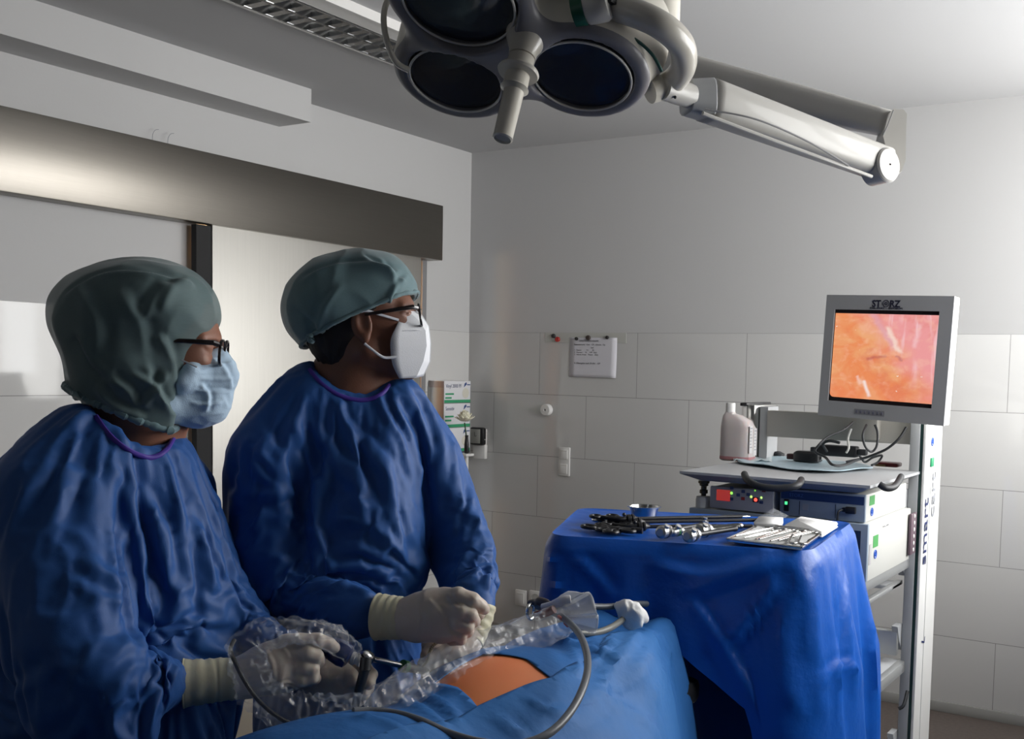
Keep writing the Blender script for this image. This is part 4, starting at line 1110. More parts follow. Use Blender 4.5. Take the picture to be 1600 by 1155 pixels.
# top shelf: thick tray with bevelled front and sides
def shelf(z, th, lo, hi, out=.0, name='shelf', m_=greyw, bevel=.05):
    b = MB(); x0, y0 = lo; x1, y1 = hi
    t = [(x0, y0, z), (x1, y0, z), (x1, y1, z), (x0, y1, z)]; u = [(x0, y0, z-.008), (x1, y0, z-.008), (x1, y1, z-.008), (x0, y1, z-.008)]
    l = [(x0+bevel, y0+bevel, z-th), (x1-bevel, y0+bevel, z-th), (x1-bevel, y1, z-th), (x0+bevel, y1, z-th)]
    b.add(t+u+l, [(0, 1, 2, 3), (0, 4, 5, 1), (1, 5, 6, 2), (2, 6, 7, 3), (3, 7, 4, 0), (4, 8, 9, 5), (5, 9, 10, 6), (6, 10, 11, 7), (7, 11, 8, 4), (8, 11, 10, 9)])
    return b.build(name, m_, cart, smooth=10)
s1 = shelf(ST, .030, (CX0, CY0), (CX1, CY1), name='shelf')
# handles
def bail(pts, r, par): MB().tube(crom(pts, 8), r, 12).build('handle', black_rub, par)
bail([P(1163, 741, 3.12), P(1170, 752, 3.05), P(1190, 761, 3.01), P(1220, 763, 2.99), P(1245, 759, 2.99), P(1252, 750, 3.05)], .0105, s1)
bail([P(1374, 757, 2.99), P(1385, 763, 2.985), P(1398, 760, 3.02), P(1408, 745, 3.12)], .010, s1)
for z in (.965, .615, .33):
    s_ = MB().box((CX0+.02, CY0+.09, z-.012), (CX1-.045, CY1, z), bev=.003).build('shelf', greyw, cart)
    MB().box((CX1-.046, CY0+.07, z-.036), (CX1-.022, CY1+.02, z+.002), bev=.004).build('side_rail', alu, s_)
    MB().box((CX0+.0, CY0+.07, z-.036), (CX0+.022, CY1+.02, z+.002), bev=.004).build('side_rail', alu, s_)
    MB().box((CX1-.025, CY1-.015, z-.045), (CX1+.002, CY1+.03, z+.012), bev=.004).build('shelf_bracket', white_pl, s_)
MB().box((CX1-.070, CY0+.10, .865), (CX1-.050, CY1+.02, .880), bev=.003).build('side_rail', alu, cart)
MB().box((CX0+.02, CY1-.10, .865), (CX1-.05, CY1, .878), bev=.003).build('cable_tray', greyw, cart)
# right post
py0, py1 = -1.50, -1.275
MB().box((3.004, py0, .10), (3.036, py1, 1.62), bev=.003).build('rear_post', post_g, cart)
MB().box((3.0365, py0+.004, .12), (3.046, py1, 1.60)).build('post_insert', green_d, cart)
wp = MB().box((3.0465, py0+.002, .10), (3.056, py1, 1.62), bev=.002).build('side_panel', mat('side_panel_white', (.66, .66, .65), .4), cart)
MB().box((3.056, py0+.085, .12), (3.0572, py0+.088, 1.28)).build('panel_groove', mat('groove_grey', (.4, .4, .4), .5), wp)
lp = MB()
lp.box((2.425, -1.50, .10), (2.455, -1.28, 1.445), bev=.003)
lp.build('rear_post', chrome, cart)
MB().box((2.405, -1.50, .10), (2.424, -1.28, 1.44), bev=.002).build('side_panel', white_pl, cart)
MB().box((2.40, -1.505, 1.441), (2.426, -1.275, 1.452), bev=.002).build('post_cap', black_pl, cart)
MB().box((2.458, -1.46, .2), (2.49, -1.36, 1.44), bev=.003).build('inner_post', greyw, cart)
# shelf brackets behind (curved gussets)
for z in (1.19, .99, .74, .38):
    MB().prism([(3.003, -1.49, z), (3.003, -1.55, z), (3.003, -1.525, z-.05), (3.003, -1.49, z-.09)], (-.02, 0, 0)).build('gusset', greyw, cart)
# beige arm carrying the monitor
beige = mat('beige_support', (.40, .385, .35), .5)
MB().box((2.49, -1.47, 1.335), (3.004, -1.44, 1.428), bev=.003).build('monitor_rail', beige, cart)
MB().box((2.80, -1.52, 1.345), (2.90, -1.47, 1.50), bev=.004).build('monitor_bracket', beige, cart)
MB().box((2.46, CY1-.06, .64), (3.0, CY1-.04, .72), bev=.003).build('rear_rail', alu, cart)
for x in (2.46, 3.0):
    for y in (CY0+.12, CY1+.16):
        c_ = MB().tube([(x-.014, y, .045), (x+.014, y, .045)], .045, 24)
        c_.box((x-.018, y-.02, .05), (x+.018, y+.02, .11)).build('castor', black_rub, cart)
MB().box((CX0, CY0+.1, .11), (CX1, CY1+.2, .17), bev=.01).build('base', greyw, cart)
# lettering
def text_mesh(s, size, O, right, up, name, m_, parent, ext=.0004, align='LEFT', bold=0, sx=1):
    cu = bpy.data.curves.new(name, 'FONT'); cu.body = s; cu.size = size; cu.extrude = ext; cu.align_x = align; cu.offset = bold; cu.resolution_u = 3
    to = bpy.data.objects.new('tmp', cu); COL.objects.link(to)
    dg = bpy.context.evaluated_depsgraph_get(); me = bpy.data.meshes.new_from_object(to.evaluated_get(dg)); bpy.data.objects.remove(to)
    r = np.array(right, float); r /= np.linalg.norm(r); u = np.array(up, float); u = u-r*(u@r); u /= np.linalg.norm(u); n = np.cross(r, u)
    for v in me.vertices:
        v.co = Vector((np.array(O)+r*v.co.x*sx+u*v.co.y+n*(v.co.z+ext)).tolist())
    me.materials.clear(); me.materials.append(m_); me.name = name
    return link(name, me, parent)
navy = mat('navy_print', (.01, .02, .10), .5); grey_print = mat('grey_print', (.28, .29, .32), .5)
text_mesh('smart', .085, (3.0575, py0+.062, .935), (0, 0, 1), (0, -1, 0), 'lettering', navy, wp, sx=1.15)
text_mesh('cart', .085, (3.0575, py0+.150, 1.085), (0, 0, 1), (0, -1, 0), 'lettering', grey_print, wp, sx=1.15)
def round_logo(c, r, ax_r, ax_u, par, m_):
    n = np.cross(ax_r, ax_u); b = MB()
    b.tube([np.array(c)+r*(math.cos(a)*np.array(ax_r)+math.sin(a)*np.array(ax_u)) for a in np.linspace(0, 2*PI, 28, endpoint=False)], r*.14, 6, closed=True)
    b.tube([np.array(c)-r*.5*np.array(ax_u), np.array(c)+r*.6*np.array(ax_u)], r*.22, 6)
    b.tube([np.array(c)-r*.45*np.array(ax_r), np.array(c)+r*.45*np.array(ax_r)], r*.14, 6)
    b.build('round_emblem', m_, par)
blue_logo = mat('blue_print', (.03, .12, .55), .5)
round_logo((3.057, py0+.085, 1.345), .013, (0, 1, 0), (0, 0, 1), wp, blue_logo)
MB().box((3.056, py0+.068, 1.262), (3.061, py0+.105, 1.292), bev=.002).build('green_label', mat('green_sticker', (.02, .28, .12), .5), wp)
text_mesh('L', .055, (3.0575, py0+.09, .66), (0, .3, 1), (0, -1, .2), 'lettering', navy, wp)

# ---------------------------------------------------------------- monitor
mon = thing('monitor', 'grey medical monitor showing an orange and pink endoscopic picture, mounted on the cart', 'monitor', (2.94, -1.60, 1.417))
MC = np.array([2.94, -1.625, 1.616]); mx_ = np.array([.989, -.147, -.035]); mu = np.array([.036, .008, .999]); mx_ /= np.linalg.norm(mx_)
mu -= mx_*(mu@mx_); mu /= np.linalg.norm(mu); mn = np.cross(mx_, mu); mn = mn if mn[1] < 0 else -mn
def ML(x, y, z): return MC+mx_*x+mu*y+mn*z           # z towards the viewer
def mbox(b, x0, x1, y0, y1, z0, z1, bev=0): 
    return b.box((x0, y0, z0), (x1, y1, z1), bev=bev, M=lambda v: ML(*v))
def sc(px, py):                                        # where a picture point falls on the front plane
    d = ray(px, py); p = CAM+d*(((MC-CAM)@mn)/(d@mn))-MC; return p@mx_, p@mu
sx0, sy1 = sc(1304, 484); sx1, sy0 = sc(1466, 646)
sx0, sx1 = -.183, .172; sy0, sy1 = -.148, .152
WW, HH = .215, .199
bz = MB()
for (a, b_, c, d) in ((-WW, sx0, -HH, HH), (sx1, WW, -HH, HH), (sx0, sx1, -HH, sy0), (sx0, sx1, sy1, HH)): mbox(bz, a, b_, c, d, -.012, 0)
bz.build('bezel', dgreypl, mon, smooth=10)
mbox(MB(), -WW, WW, -HH, HH, -.052, -.0125, bev=.006).build('housing', mat('ivory_plastic', (.70, .69, .64), .4), mon)
mbox(MB(), -.13, .13, -.12, .13, -.085, -.052, bev=.01).build('rear_housing', greypl, mon)
sgap = mbox(MB(), sx0-.001, sx1+.001, sy0-.001, sy1+.001, -.0118, -.006).build('screen_border', mat('screen_black', (.012, .008, .010), .12), mon)
def screen_mat():
    M = bpy.data.materials.new('endoscopic_picture'); M.use_nodes = True; nt = M.node_tree; b = nt.nodes['Principled BSDF']; N = nt.nodes.new; lk = nt.links.new
    tc = N('ShaderNodeTexCoord'); uv = N('ShaderNodeUVMap')
    def noise_(scale, det, dist, off=0, stretch=(1, 1, 1), rotz=0):
        mp = N('ShaderNodeMapping'); lk(uv.outputs[0], mp.inputs[0]); mp.inputs['Location'].default_value = (off, off*.7, off); mp.inputs['Scale'].default_value = stretch
        mp.inputs['Rotation'].default_value = (0, 0, rotz)
        n = N('ShaderNodeTexNoise'); n.inputs['Scale'].default_value = scale; n.inputs['Detail'].default_value = det; n.inputs['Distortion'].default_value = dist
        lk(mp.outputs[0], n.inputs[0]); return n.outputs[0]
    sp = N('ShaderNodeSeparateXYZ'); lk(uv.outputs[0], sp.inputs[0])
    def mth(op, a, b_=None, c=None):
        m_ = N('ShaderNodeMath'); m_.operation = op; m_.use_clamp = False
        for i, q in enumerate((a, b_, c)):
            if q is None: continue
            if isinstance(q, (int, float)): m_.inputs[i].default_value = q
            else: lk(q, m_.inputs[i])
        return m_.outputs[0]
    def mix(f, a, b_):
        m_ = N('ShaderNodeMix'); m_.data_type = 'RGBA'; m_.clamp_factor = True
        if isinstance(f, (int, float)): m_.inputs[0].default_value = f
        else: lk(f, m_.inputs[0])
        for i, q in ((6, a), (7, b_)):
            if isinstance(q, tuple): m_.inputs[i].default_value = (*q, 1)
            else: lk(q, m_.inputs[i])
        return m_.outputs[2]
    def ramp(v, lo, hi):
        r = N('ShaderNodeMapRange'); r.interpolation_type = 'SMOOTHSTEP'; r.inputs[1].default_value = lo; r.inputs[2].default_value = hi; lk(v, r.inputs[0]); return r.outputs[0]
    u, v = sp.outputs[0], sp.outputs[1]
    base = mix(ramp(noise_(4, 6, .8), .35, .65), (.88, .27, .10), (.90, .42, .19))
    pinkf = ramp(mth('ADD', mth('MULTIPLY', u, .8), mth('ADD', mth('MULTIPLY', v, .55), mth('MULTIPLY', noise_(3, 4, .5, 3), .5))), .85, 1.25)
    base = mix(pinkf, base, (.90, .36, .36))
    base = mix(mth('MULTIPLY', ramp(noise_(3.2, 4, .3, 8), .50, .68), .5), base, (.74, .16, .10))
    streak = ramp(noise_(4, 3, .5, 5, (3.2, .5, 1), .5), .50, .74)
    base = mix(mth('MULTIPLY', streak, mth('MULTIPLY', pinkf, .75)), base, (.97, .66, .70))
    def line(x0, y0, x1, y1, w, wob=.075):      # soft line between two points of the picture
        dx, dy = x1-x0, y1-y0; L2_ = dx*dx+dy*dy; nx, ny = -dy/math.sqrt(L2_), dx/math.sqrt(L2_)
        dd = mth('ADD', mth('MULTIPLY', mth('SUBTRACT', u, x0), nx), mth('MULTIPLY', mth('SUBTRACT', v, y0), ny))
        dd = mth('ADD', dd, mth('MULTIPLY', mth('SUBTRACT', noise_(9, 3, .5, x0*9), .5), wob))
        t = mth('DIVIDE', mth('ADD', mth('MULTIPLY', mth('SUBTRACT', u, x0), dx), mth('MULTIPLY', mth('SUBTRACT', v, y0), dy)), L2_)
        f = mth('SUBTRACT', 1, ramp(mth('ABSOLUTE', dd), 0, w*1.15))
        g = mth('MULTIPLY', ramp(t, -.06, .10), mth('SUBTRACT', 1, ramp(t, .9, 1.06)))
        return mth('MULTIPLY', f, g)
    base = mix(mth('MULTIPLY', line(.36, 1.02, .62, .60, .055), .6), base, (.78, .42, .52))
    base = mix(mth('MULTIPLY', line(.52, .86, .66, .55, .035), .8), base, (1, .78, .68))
    base = mix(mth('MULTIPLY', line(.34, .47, .54, .52, .028, .05), .6), base, (.50, .10, .10))
    base = mix(mth('MULTIPLY', line(.62, .52, .70, .48, .02), .6), base, (.50, .16, .18))
    base = mix(mth('MULTIPLY', line(.83, .9, .80, .62, .035, .06), .4), base, (1, .75, .78))
    base = mix(line(.33, .22, .40, .03, .026, .02), base, (1, .97, .95))
    base = mix(mth('MULTIPLY', line(.26, .27, .32, .18, .03), .6), base, (1, .75, .68))
    base = mix(ramp(noise_(22, 2, .3, 2), .745, .78), base, (1, .93, .85))
    base = mix(mth('MULTIPLY', ramp(noise_(11, 5, .3, 12), .48, .72), .30), base, (1, .62, .45))
    base = mix(mth('MULTIPLY', ramp(mth('SUBTRACT', .35, v), .0, .35), .35), base, (.90, .25, .12))
    # dark rounded lower left corner
    lk(base, b.inputs['Emission Color']); b.inputs['Emission Strength'].default_value = .92
    b.inputs['Base Color'].default_value = (.01, .01, .01, 1); b.inputs['Roughness'].default_value = .2
    return M
# picture area: rectangle with a rounded lower left corner
ix0, ix1, iy0, iy1 = sx0+.003, sx1-.001, sy0+.013, sy1-.012
poly = [(ix1, iy0), (ix1, iy1), (ix0, iy1)]+[(ix0+.014-.014*math.cos(t), iy0+.014-.014*math.sin(t)) for t in np.linspace(0, PI/2, 6)]
me = new_mesh('screen', [ML(x, y, -.0055) for x, y in poly], [tuple(range(len(poly)))], [screen_mat()], None, 0)
uvl = me.uv_layers.new(name='UVMap')
for li, lp_ in enumerate(me.loops): x, y = poly[lp_.vertex_index]; uvl.data[li].uv = ((x-ix0)/(ix1-ix0), (y-iy0)/(iy1-iy0))
link('screen', me, mon)
lg = mat('dark_print', (.012, .012, .03), .5)
text_mesh('ST', .030, ML(-.052, .1625, .0002), mx_, mu, 'logo', lg, mon, bold=.0009, sx=.95)
text_mesh('RZ', .030, ML(.0075, .1625, .0002), mx_, mu, 'logo', lg, mon, bold=.0009, sx=.95)
ob = MB()
for r_ in (.0105, .0042): ob.tube([ML(-.0045+r_*math.cos(a), .173+r_*math.sin(a), .0004) for a in np.linspace(0, 2*PI, 28, endpoint=False)], .0014 if r_ > .005 else .0016, 6, closed=True)
ob.build('logo_ring', lg, mon)
text_mesh('KARL STORZ — ENDOSKOPE', .0078, ML(-.058, .1555, .0002), mx_, mu, 'logo_line', lg, mon, bold=.0002, sx=1.08)
btm = mat('button_grey', (.10, .10, .13), .5)
bp_ = mbox(MB(), -.085, .02, -.186, -.168, 0, .0008).build('button_strip', mat('button_strip_grey', (.165, .165, .18), .4), mon)
for i in range(7):
    mbox(MB(), -.080+i*.0145, -.073+i*.0145, -.182, -.172, .0008, .0018, bev=.0004).build('button', btm, bp_)

# ---------------------------------------------------------------- devices on the cart
def sticker(lo, hi, m_, par, name='sticker'): return MB().box(lo, hi).build(name, m_, par)
green_s = mat('bright_green_sticker', (.07, .32, .09), .5)
ivory_m = mat('ivory_case', (.55, .55, .52), .42)
# upper unit: blue grey front (right) 
u1 = thing('light_source', 'wide endoscopy unit, dark blue grey front with a green switch, below the top shelf', 'medical device', (2.88, -1.8, 1.136))
ux0, ux1, uy0, uy1, uz0, uz1 = 2.755, 3.015, -2.005, -1.56, 1.136, 1.217
MB().box((ux0, uy0+.012, uz0), (ux1, uy1, uz1), bev=.004).build('case', ivory_m, u1)
fp = MB().box((ux0, uy0, uz0), (ux1, uy0+.012, uz1), bev=.003).build('front_panel', grey_f, u1)
MB().box((ux0+.004, uy0-.001, uz1-.03), (ux1-.004, uy0, uz1-.006)).build('blue_band', mat('dark_blue_band', (.015, .04, .13), .4), fp)
sw = MB().box((ux0+.014, uy0-.004, uz0+.014), (ux0+.030, uy0, uz0+.050), bev=.002).build('power_switch', black_pl, fp)
MB().box((ux0+.018, uy0-.006, uz0+.034), (ux0+.026, uy0-.004, uz0+.043)).build('green_lamp', mat('green_led', (.0, .2, .05), .4, emit=(.1, 1, .35), estr=1.2), sw)
for x in (.062, .172): MB().box((ux0+x, uy0-.001, uz0+.006), (ux0+x+.0015, uy0, uz1-.034)).build('panel_line', black_pl, fp)
MB().box((ux0+.072, uy0-.0012, uz0+.022), (ux0+.090, uy0, uz0+.040)).build('pictogram', grey_print, fp)
text_mesh('STORZ', .014, (ux0+.030, uy0-.0012, uz1-.022), (1, 0, 0), (0, 0, 1), 'lettering', mat('pale_blue_print', (.05, .12, .35), .5), fp)
MB().box((ux0+.205, uy0-.014, uz0+.024), (ux0+.235, uy0, uz0+.044), bev=.003).box((ux0+.195, uy0-.010, uz0+.028), (ux0+.205, uy0, uz0+.040)).build('plug', black_pl, fp)
MB().tube(crom([(ux0+.197, uy0-.008, uz0+.034), (ux0+.188, uy0-.020, uz0+.028), (ux0+.186, uy0-.020, uz0+.0), (ux0+.190, uy0-.020, uz0-.04)], 6), .003, 8).build('plug_cable', black_rub, fp)
sticker((ux1, -1.965, uz0+.046), (ux1+.001, -1.915, uz0+.074), green_s, u1)
round_logo((ux1+.001, -1.94, uz0+.026), .011, (0, 1, 0), (0, 0, 1), u1, blue_logo)
# camera control: small unit with red display
u2 = thing('camera_control_unit', 'small grey control unit with a red lit display and glowing buttons', 'medical device', (2.63, -1.8, 1.136))
vx0, vx1, vy0, vy1, vz0, vz1 = 2.530, 2.735, -2.010, -1.66, 1.142, 1.205
MB().box((vx0, vy0+.01, vz0), (vx1, vy1, vz1), bev=.004).build('case', ivory_m, u2)
f2 = MB().box((vx0-.004, vy0, vz0-.004), (vx1+.002, vy0+.010, vz1+.002), bev=.005).build('front_panel', mat('front_grey', (.36, .36, .38), .45), u2)
MB().box((vx0+.020, vy0-.002, vz0+.022), (vx0+.066, vy0, vz0+.056), bev=.001).build('display', mat('red_display', (.05, .01, .01), .2, emit=(.75, .07, .06), estr=.4), f2)
leds = [(.070, .048, .0042, (.3, 1, .1), 1.6), (.135, .042, .0040, (.6, 1, .2), 1.2), (.150, .034, .0058, (1, .08, .05), 2.2), (.168, .042, .0035, (.5, 1, .2), 1.5), (.147, .062, .003, (.3, 1, .1), .5)]
for x, z, r, c, e in leds:
    MB().ball((vx0+x, vy0-.001, vz0+z), (r, .002, r), seg=10, rings=6).build('indicator_lamp', mat('lamp_%d' % int(x*1000), c, .4, emit=c, estr=e), f2)
for x, z, c in [(.070, .064, (.03, .06, .16)), (.070, .030, (.03, .06, .16)), (.092, .044, (.05, .08, .2)), (.108, .056, (.05, .08, .2)), (.108, .034, (.35, .03, .02)), (.125, .048, (.05, .08, .2)), (.175, .064, (.2, .03, .02)), (.150, .034, (.10, .01, .03)), (.168, .028, (.03, .05, .15))]:
    rr = .010 if x == .150 else .006
    MB().box((vx0+x-rr, vy0-.0012, vz0+z-rr*.8), (vx0+x+rr, vy0+.001, vz0+z+rr*.8), bev=.001).build('key', mat('key_%d_%d' % (int(x*1000), int(z*1000)), c, .5), f2)
# lower unit: big white
u3 = thing('insufflator', 'tall ivory cased unit with a grey front, green sticker on its side, lower shelf', 'medical device', (2.75, -1.8, .967))
wx0, wx1, wy0, wy1, wz0, wz1 = 2.462, 3.030, -2.02, -1.55, .967, 1.1345
MB().box((wx0, wy0+.016, wz0), (wx1, wy1, wz1), bev=.004).build('case', ivory_m, u3)
f3 = MB().box((wx0, wy0, wz0), (wx1, wy0+.016, wz1), bev=.003).build('front_panel', grey_f, u3)
MB().box((wx0+.02, wy0-.002, wz0+.03), (wx1-.02, wy0, wz1-.02), bev=.001).build('dark_front_glass', mat('dark_navy_glass', (.01, .014, .03), .2), f3)
MB().ball((wx1-.045, wy0-.003, wz0+.035), (.016, .006, .016)).build('knob', greypl, f3)
sticker((wx1, -1.965, wz1-.075), (wx1+.001, -1.915, wz1-.040), green_s, u3)
round_logo((wx1+.001, -1.94, wz1-.096), .012, (0, 1, 0), (0, 0, 1), u3, blue_logo)
sticker((wx1, -2.000, wz1-.12), (wx1+.001, -1.982, wz1-.06), mat('grey_sticker', (.4, .39, .4), .5), u3)
text_mesh('• •—• •', .02, (wx1+.0005, -1.87, wz1-.03), (0, 1, 0), (0, 0, 1), 'lettering', grey_print, u3)
u4 = thing('power_strip', 'purple grey socket strip fixed behind the devices on the cart', 'power strip', (3.038, -1.55, .985))
MB().box((3.033, -1.585, .985), (3.043, -1.52, 1.12), bev=.004).build('strip_body', mat('plum_grey', (.12, .08, .10), .5), u4)
for i in range(6):
    MB().ball((3.0435, -1.552, 1.0+i*.022), (.002, .007, .007), seg=10, rings=6).build('socket', white_pl, u4)
# rest supports for the two top devices on the second shelf: rubber feet
for par, (a, b_, c, d), z0, z1 in ((u1, (ux0, ux1, uy0, uy1), 1.1345, uz0), (u2, (vx0, vx1, vy0, vy1), 1.1345, vz0)):
    for x in (a+.03, b_-.03):
        for y in (c+.04, d-.04): MB().cyl((x, y, z0), (x, y, z1), .012, seg=12).build('foot', black_rub, par)
# gas connector to the left of the control unit
gc_ = thing('gas_connector', 'dull brass and grey gas connector on a round base beside the control unit', 'gas connector', (2.44, -2.0, 1.03))
gp = P(1101, 792, 3.24)
gp = np.array([2.494, -1.985, 1.135])
MB().lathe(gp, (0, 0, 1), [(.024, 0), (.024, .026), (.022, .030), (.022, .034), (.010, .036)], 28).build('base', greypl, gc_)
MB().lathe(gp, (0, 0, 1), [(.008, .034), (.008, .042), (.013, .044), (.013, .054), (.009, .056), (.009, .066), (.014, .068), (.014, .074), (.018, .076), (.018, .083), (.0, .084)], 12).build('valve_stem', mat('dull_brass', (.10, .085, .06), .4, metal=1), gc_)

# ---------------------------------------------------------------- things on the top shelf
def top(x, y): return on(x, y, 2, ST+.0005)
bt = thing('disinfectant_bottle', 'translucent square bottle of pink liquid with white cap, on the cart shelf', 'bottle', top(1152, 722))
bo = top(1152, 720)+np.array([0, 0, 0]); bo[2] = ST+.001
bw, bd, bh = .048, .030, .172
def rrect(c, hx, hy, z, n=6, r=.35):
    out = []
    for k in range(4*n):
        a = 2*PI*(k+.5)/(4*n); ca, sa = math.cos(a), math.sin(a); q = (abs(ca)**5+abs(sa)**5)**-.2; out.append(np.array([c[0]+hx*ca*q, c[1]+hy*sa*q, z]))
    return out
def stack(c, L, n=6):
    b = MB(); G = [rrect((c[0]+ox, c[1]), hx, hy, c[2]+z, n) for z, hx, hy, ox in L]
    b.grid(G, closed=True); b.add(G[0], [tuple(range(4*n))[::-1]]); b.add(G[-1], [tuple(range(4*n))]); return b
plast = mat('translucent_pinkish_plastic', (.55, .49, .48), .3, trans=.0, alpha=1, sss=.3)
stack(bo, [(0, .050, .036, 0), (.004, .057, .040, 0), (.115, .057, .040, 0), (.140, .048, .036, -.006), (.158, .030, .026, -.022), (.164, .017, .017, -.032), (.170, .015, .015, -.032)]).build('bottle_body', plast, bt, smooth=40)
stack(bo, [(.001, .051, .037, 0), (.005, .0576, .0405, 0), (.016, .0576, .0405, 0), (.017, .050, .036, 0)]).build('pink_liquid', mat('pink_liquid', (.45, .21, .22), .3, sss=.2), bt)
MB().lathe(bo+[-.032, 0, .168], (0, 0, 1), [(.017, 0), (.017, .030), (.015, .033), (0, .034)], 24).build('cap', white_pl, bt)
for (y0, y1, z0, z1) in ((-.034, -.008, .03, .125), (.004, .030, .02, .115)):
    lb = MB().box((bo[0]+.0573, bo[1]+y0, bo[2]+z0), (bo[0]+.0582, bo[1]+y1, bo[2]+z1)).build('label_panel', mat('bottle_label_white', (.62, .60, .60), .5), bt)
    for i in range(7):
        MB().box((bo[0]+.0582, bo[1]+y0+.004, bo[2]+z1-.010-i*.011), (bo[0]+.0585, bo[1]+y0+.004+(.012 if i % 3 else .019), bo[2]+z1-.007-i*.011)).build('printed_line', grey_print, lb)
# pale cloth / blue tray
tp = mat('pale_blue_sheet', (.42, .55, .62), .35, bump=.3, bscale=40)
TR = [top(1152, 724), top(1185, 717), top(1290, 722), top(1362, 733), top(1335, 738), top(1270, 740), top(1200, 732)]
cn = sum(TR)/len(TR)
b = MB(); ring = crom(TR, 6, closed=True); G = []
for s_ in (0, .5, .8, .93, 1.0):
    G.append([cn+(p-cn)*s_+np.array([0, 0, .003+(.006 if s_ > .9 else 0)+.002*math.sin(i*.9)*s_]) for i, p in enumerate(ring)])
b.grid(G, closed=True); tag(b.build('instrument_dish', tp, solid=.0015, smooth=60), 'shallow pale blue plastic dish on the cart shelf', 'dish')
b = MB(); G = []
for i in range(12):
    row = []
    for j in range(10):
        u_, v_ = i/11, j/9; q = top(1146+u_*60, 724-v_*10); row.append(q+np.array([0, 0, .006+.010*abs(noise.noise(Vector((u_*5, v_*4, 3))))+.004*math.sin(u_*11+v_*5)]))
    G.append(row)
tag(b.grid(G).build('crumpled_wrapper', sheer('wrapper_film', (.62, .72, .75), .45, .3), solid=.0008, smooth=60), 'crumpled pale film wrapper beside the pink bottle', 'wrapper')
# black power adapter boxes
bk = thing('plug_transformer', 'black boxy plug transformer lying on the pale blue dish', 'power adapter', top(1262, 728))
o_ = top(1262, 724); o_[2] += .006
stack(o_, [(0, .042, .030, 0), (.004, .046, .034, 0), (.030, .046, .034, 0), (.036, .038, .028, 0)]).build('adapter_body', black_pl, bk, smooth=40)
MB().cyl(o_+[.047, .0, .016], o_+[.052, 0, .016], .007, seg=16).build('socket_ring', chrome, bk)
MB().box(o_+[-.075, -.012, .004], o_+[-.047, .014, .024], bev=.004).build('plug_neck', mat('dark_maroon_plastic', (.06, .02, .02), .4), bk)
tag(stack(top(1205, 716), [(0, .040, .022, 0), (.004, .046, .026, 0), (.018, .046, .026, 0), (.026, .030, .018, 0)]).build('power_plug', black_rub, smooth=50), 'flat black plug behind the pink bottle', 'plug')
a2 = on(1315, 705, 1, -1.60)
ad = thing('power_adapter', 'long black power brick hanging in cables below the monitor', 'power adapter', a2)
MB().box(a2+[-.075, -.02, -.018], a2+[.055, .02, .018], bev=.006).build('adapter_body', black_pl, ad)
MB().box(a2+[.055, -.012, -.010], a2+[.085, .012, .010], bev=.004).box(a2+[-.105, -.010, -.008], a2+[-.075, .010, .008], bev=.003).build('connector', black_rub, ad)
# cables
def cab(L, r, lab, cat='cable', m_=black_rub, grp=None):
    q = crom([P(*p) for p in L], 8); o = MB().tube(q, r, 8).build('cable', m_); tag(o, lab, cat, grp); return o
cab([(1333, 660, 3.38), (1318, 672, 3.36), (1295, 682, 3.35), (1280, 695, 3.34), (1274, 706, 3.34), (1290, 715, 3.30), (1300, 726, 3.22), (1318, 727, 3.25), (1342, 718, 3.38)], .0042, 'black cable sweeping left from the monitor down to the adapter')
cab([(1354, 664, 3.36), (1348, 680, 3.33), (1352, 698, 3.33), (1362, 706, 3.34), (1370, 696, 3.34), (1371, 676, 3.35), (1367, 664, 3.36)], .0038, 'black cable hanging in a loop below the monitor')
cab([(1416, 668, 3.36), (1405, 685, 3.35), (1388, 700, 3.36), (1372, 708, 3.38), (1350, 716, 3.42), (1322, 722, 3.42)], .0042, 'black cable running from the monitor right corner to the adapter')
cab([(1292, 706, 3.45), (1286, 694, 3.44), (1296, 689, 3.42), (1312, 692, 3.40)], .005, 'short thick black cable bending into the adapter left end')
cab([(1340, 708, 3.5), (1346, 716, 3.5), (1352, 722, 3.5), (1364, 715, 3.5), (1378, 712, 3.5), (1372, 722, 3.5), (1362, 727, 3.45)], .0038, 'black cable end lying curled on the shelf near the red case')
cab([(1205, 680, 3.9), (1202, 694, 3.9), (1196, 705, 3.9)], .0025, 'thin dark cord hanging beside the left rear post')
cab([(1330, 670, 3.42), (1325, 685, 3.42), (1326, 700, 3.40), (1322, 708, 3.40)], .004, 'pale plastic tube dangling under the monitor rail', 'tube', mat('milky_tube', (.5, .5, .47), .3))
# red glasses case
rc = thing('red_case', 'small dark red case with a brass edge at the right of the shelf', 'case', top(1388, 727))
o_ = top(1388, 729)
MB().box(o_+[-.040, -.03, 0], o_+[.040, .03, .015], bev=.006).build('case_body', mat('dark_red_leather', (.13, .012, .015), .35), rc)
MB().box(o_+[-.038, -.0325, .002], o_+[-.002, -.030, .008]).build('brass_edge', mat('brass_trim', (.35, .25, .12), .3, metal=1), rc)
tag(cab([(1404, 1108, 3.4), (1412, 1102, 3.4), (1418, 1080, 3.42)], .006, 'x'), 'thick black cable low down inside the cart frame', 'cable')
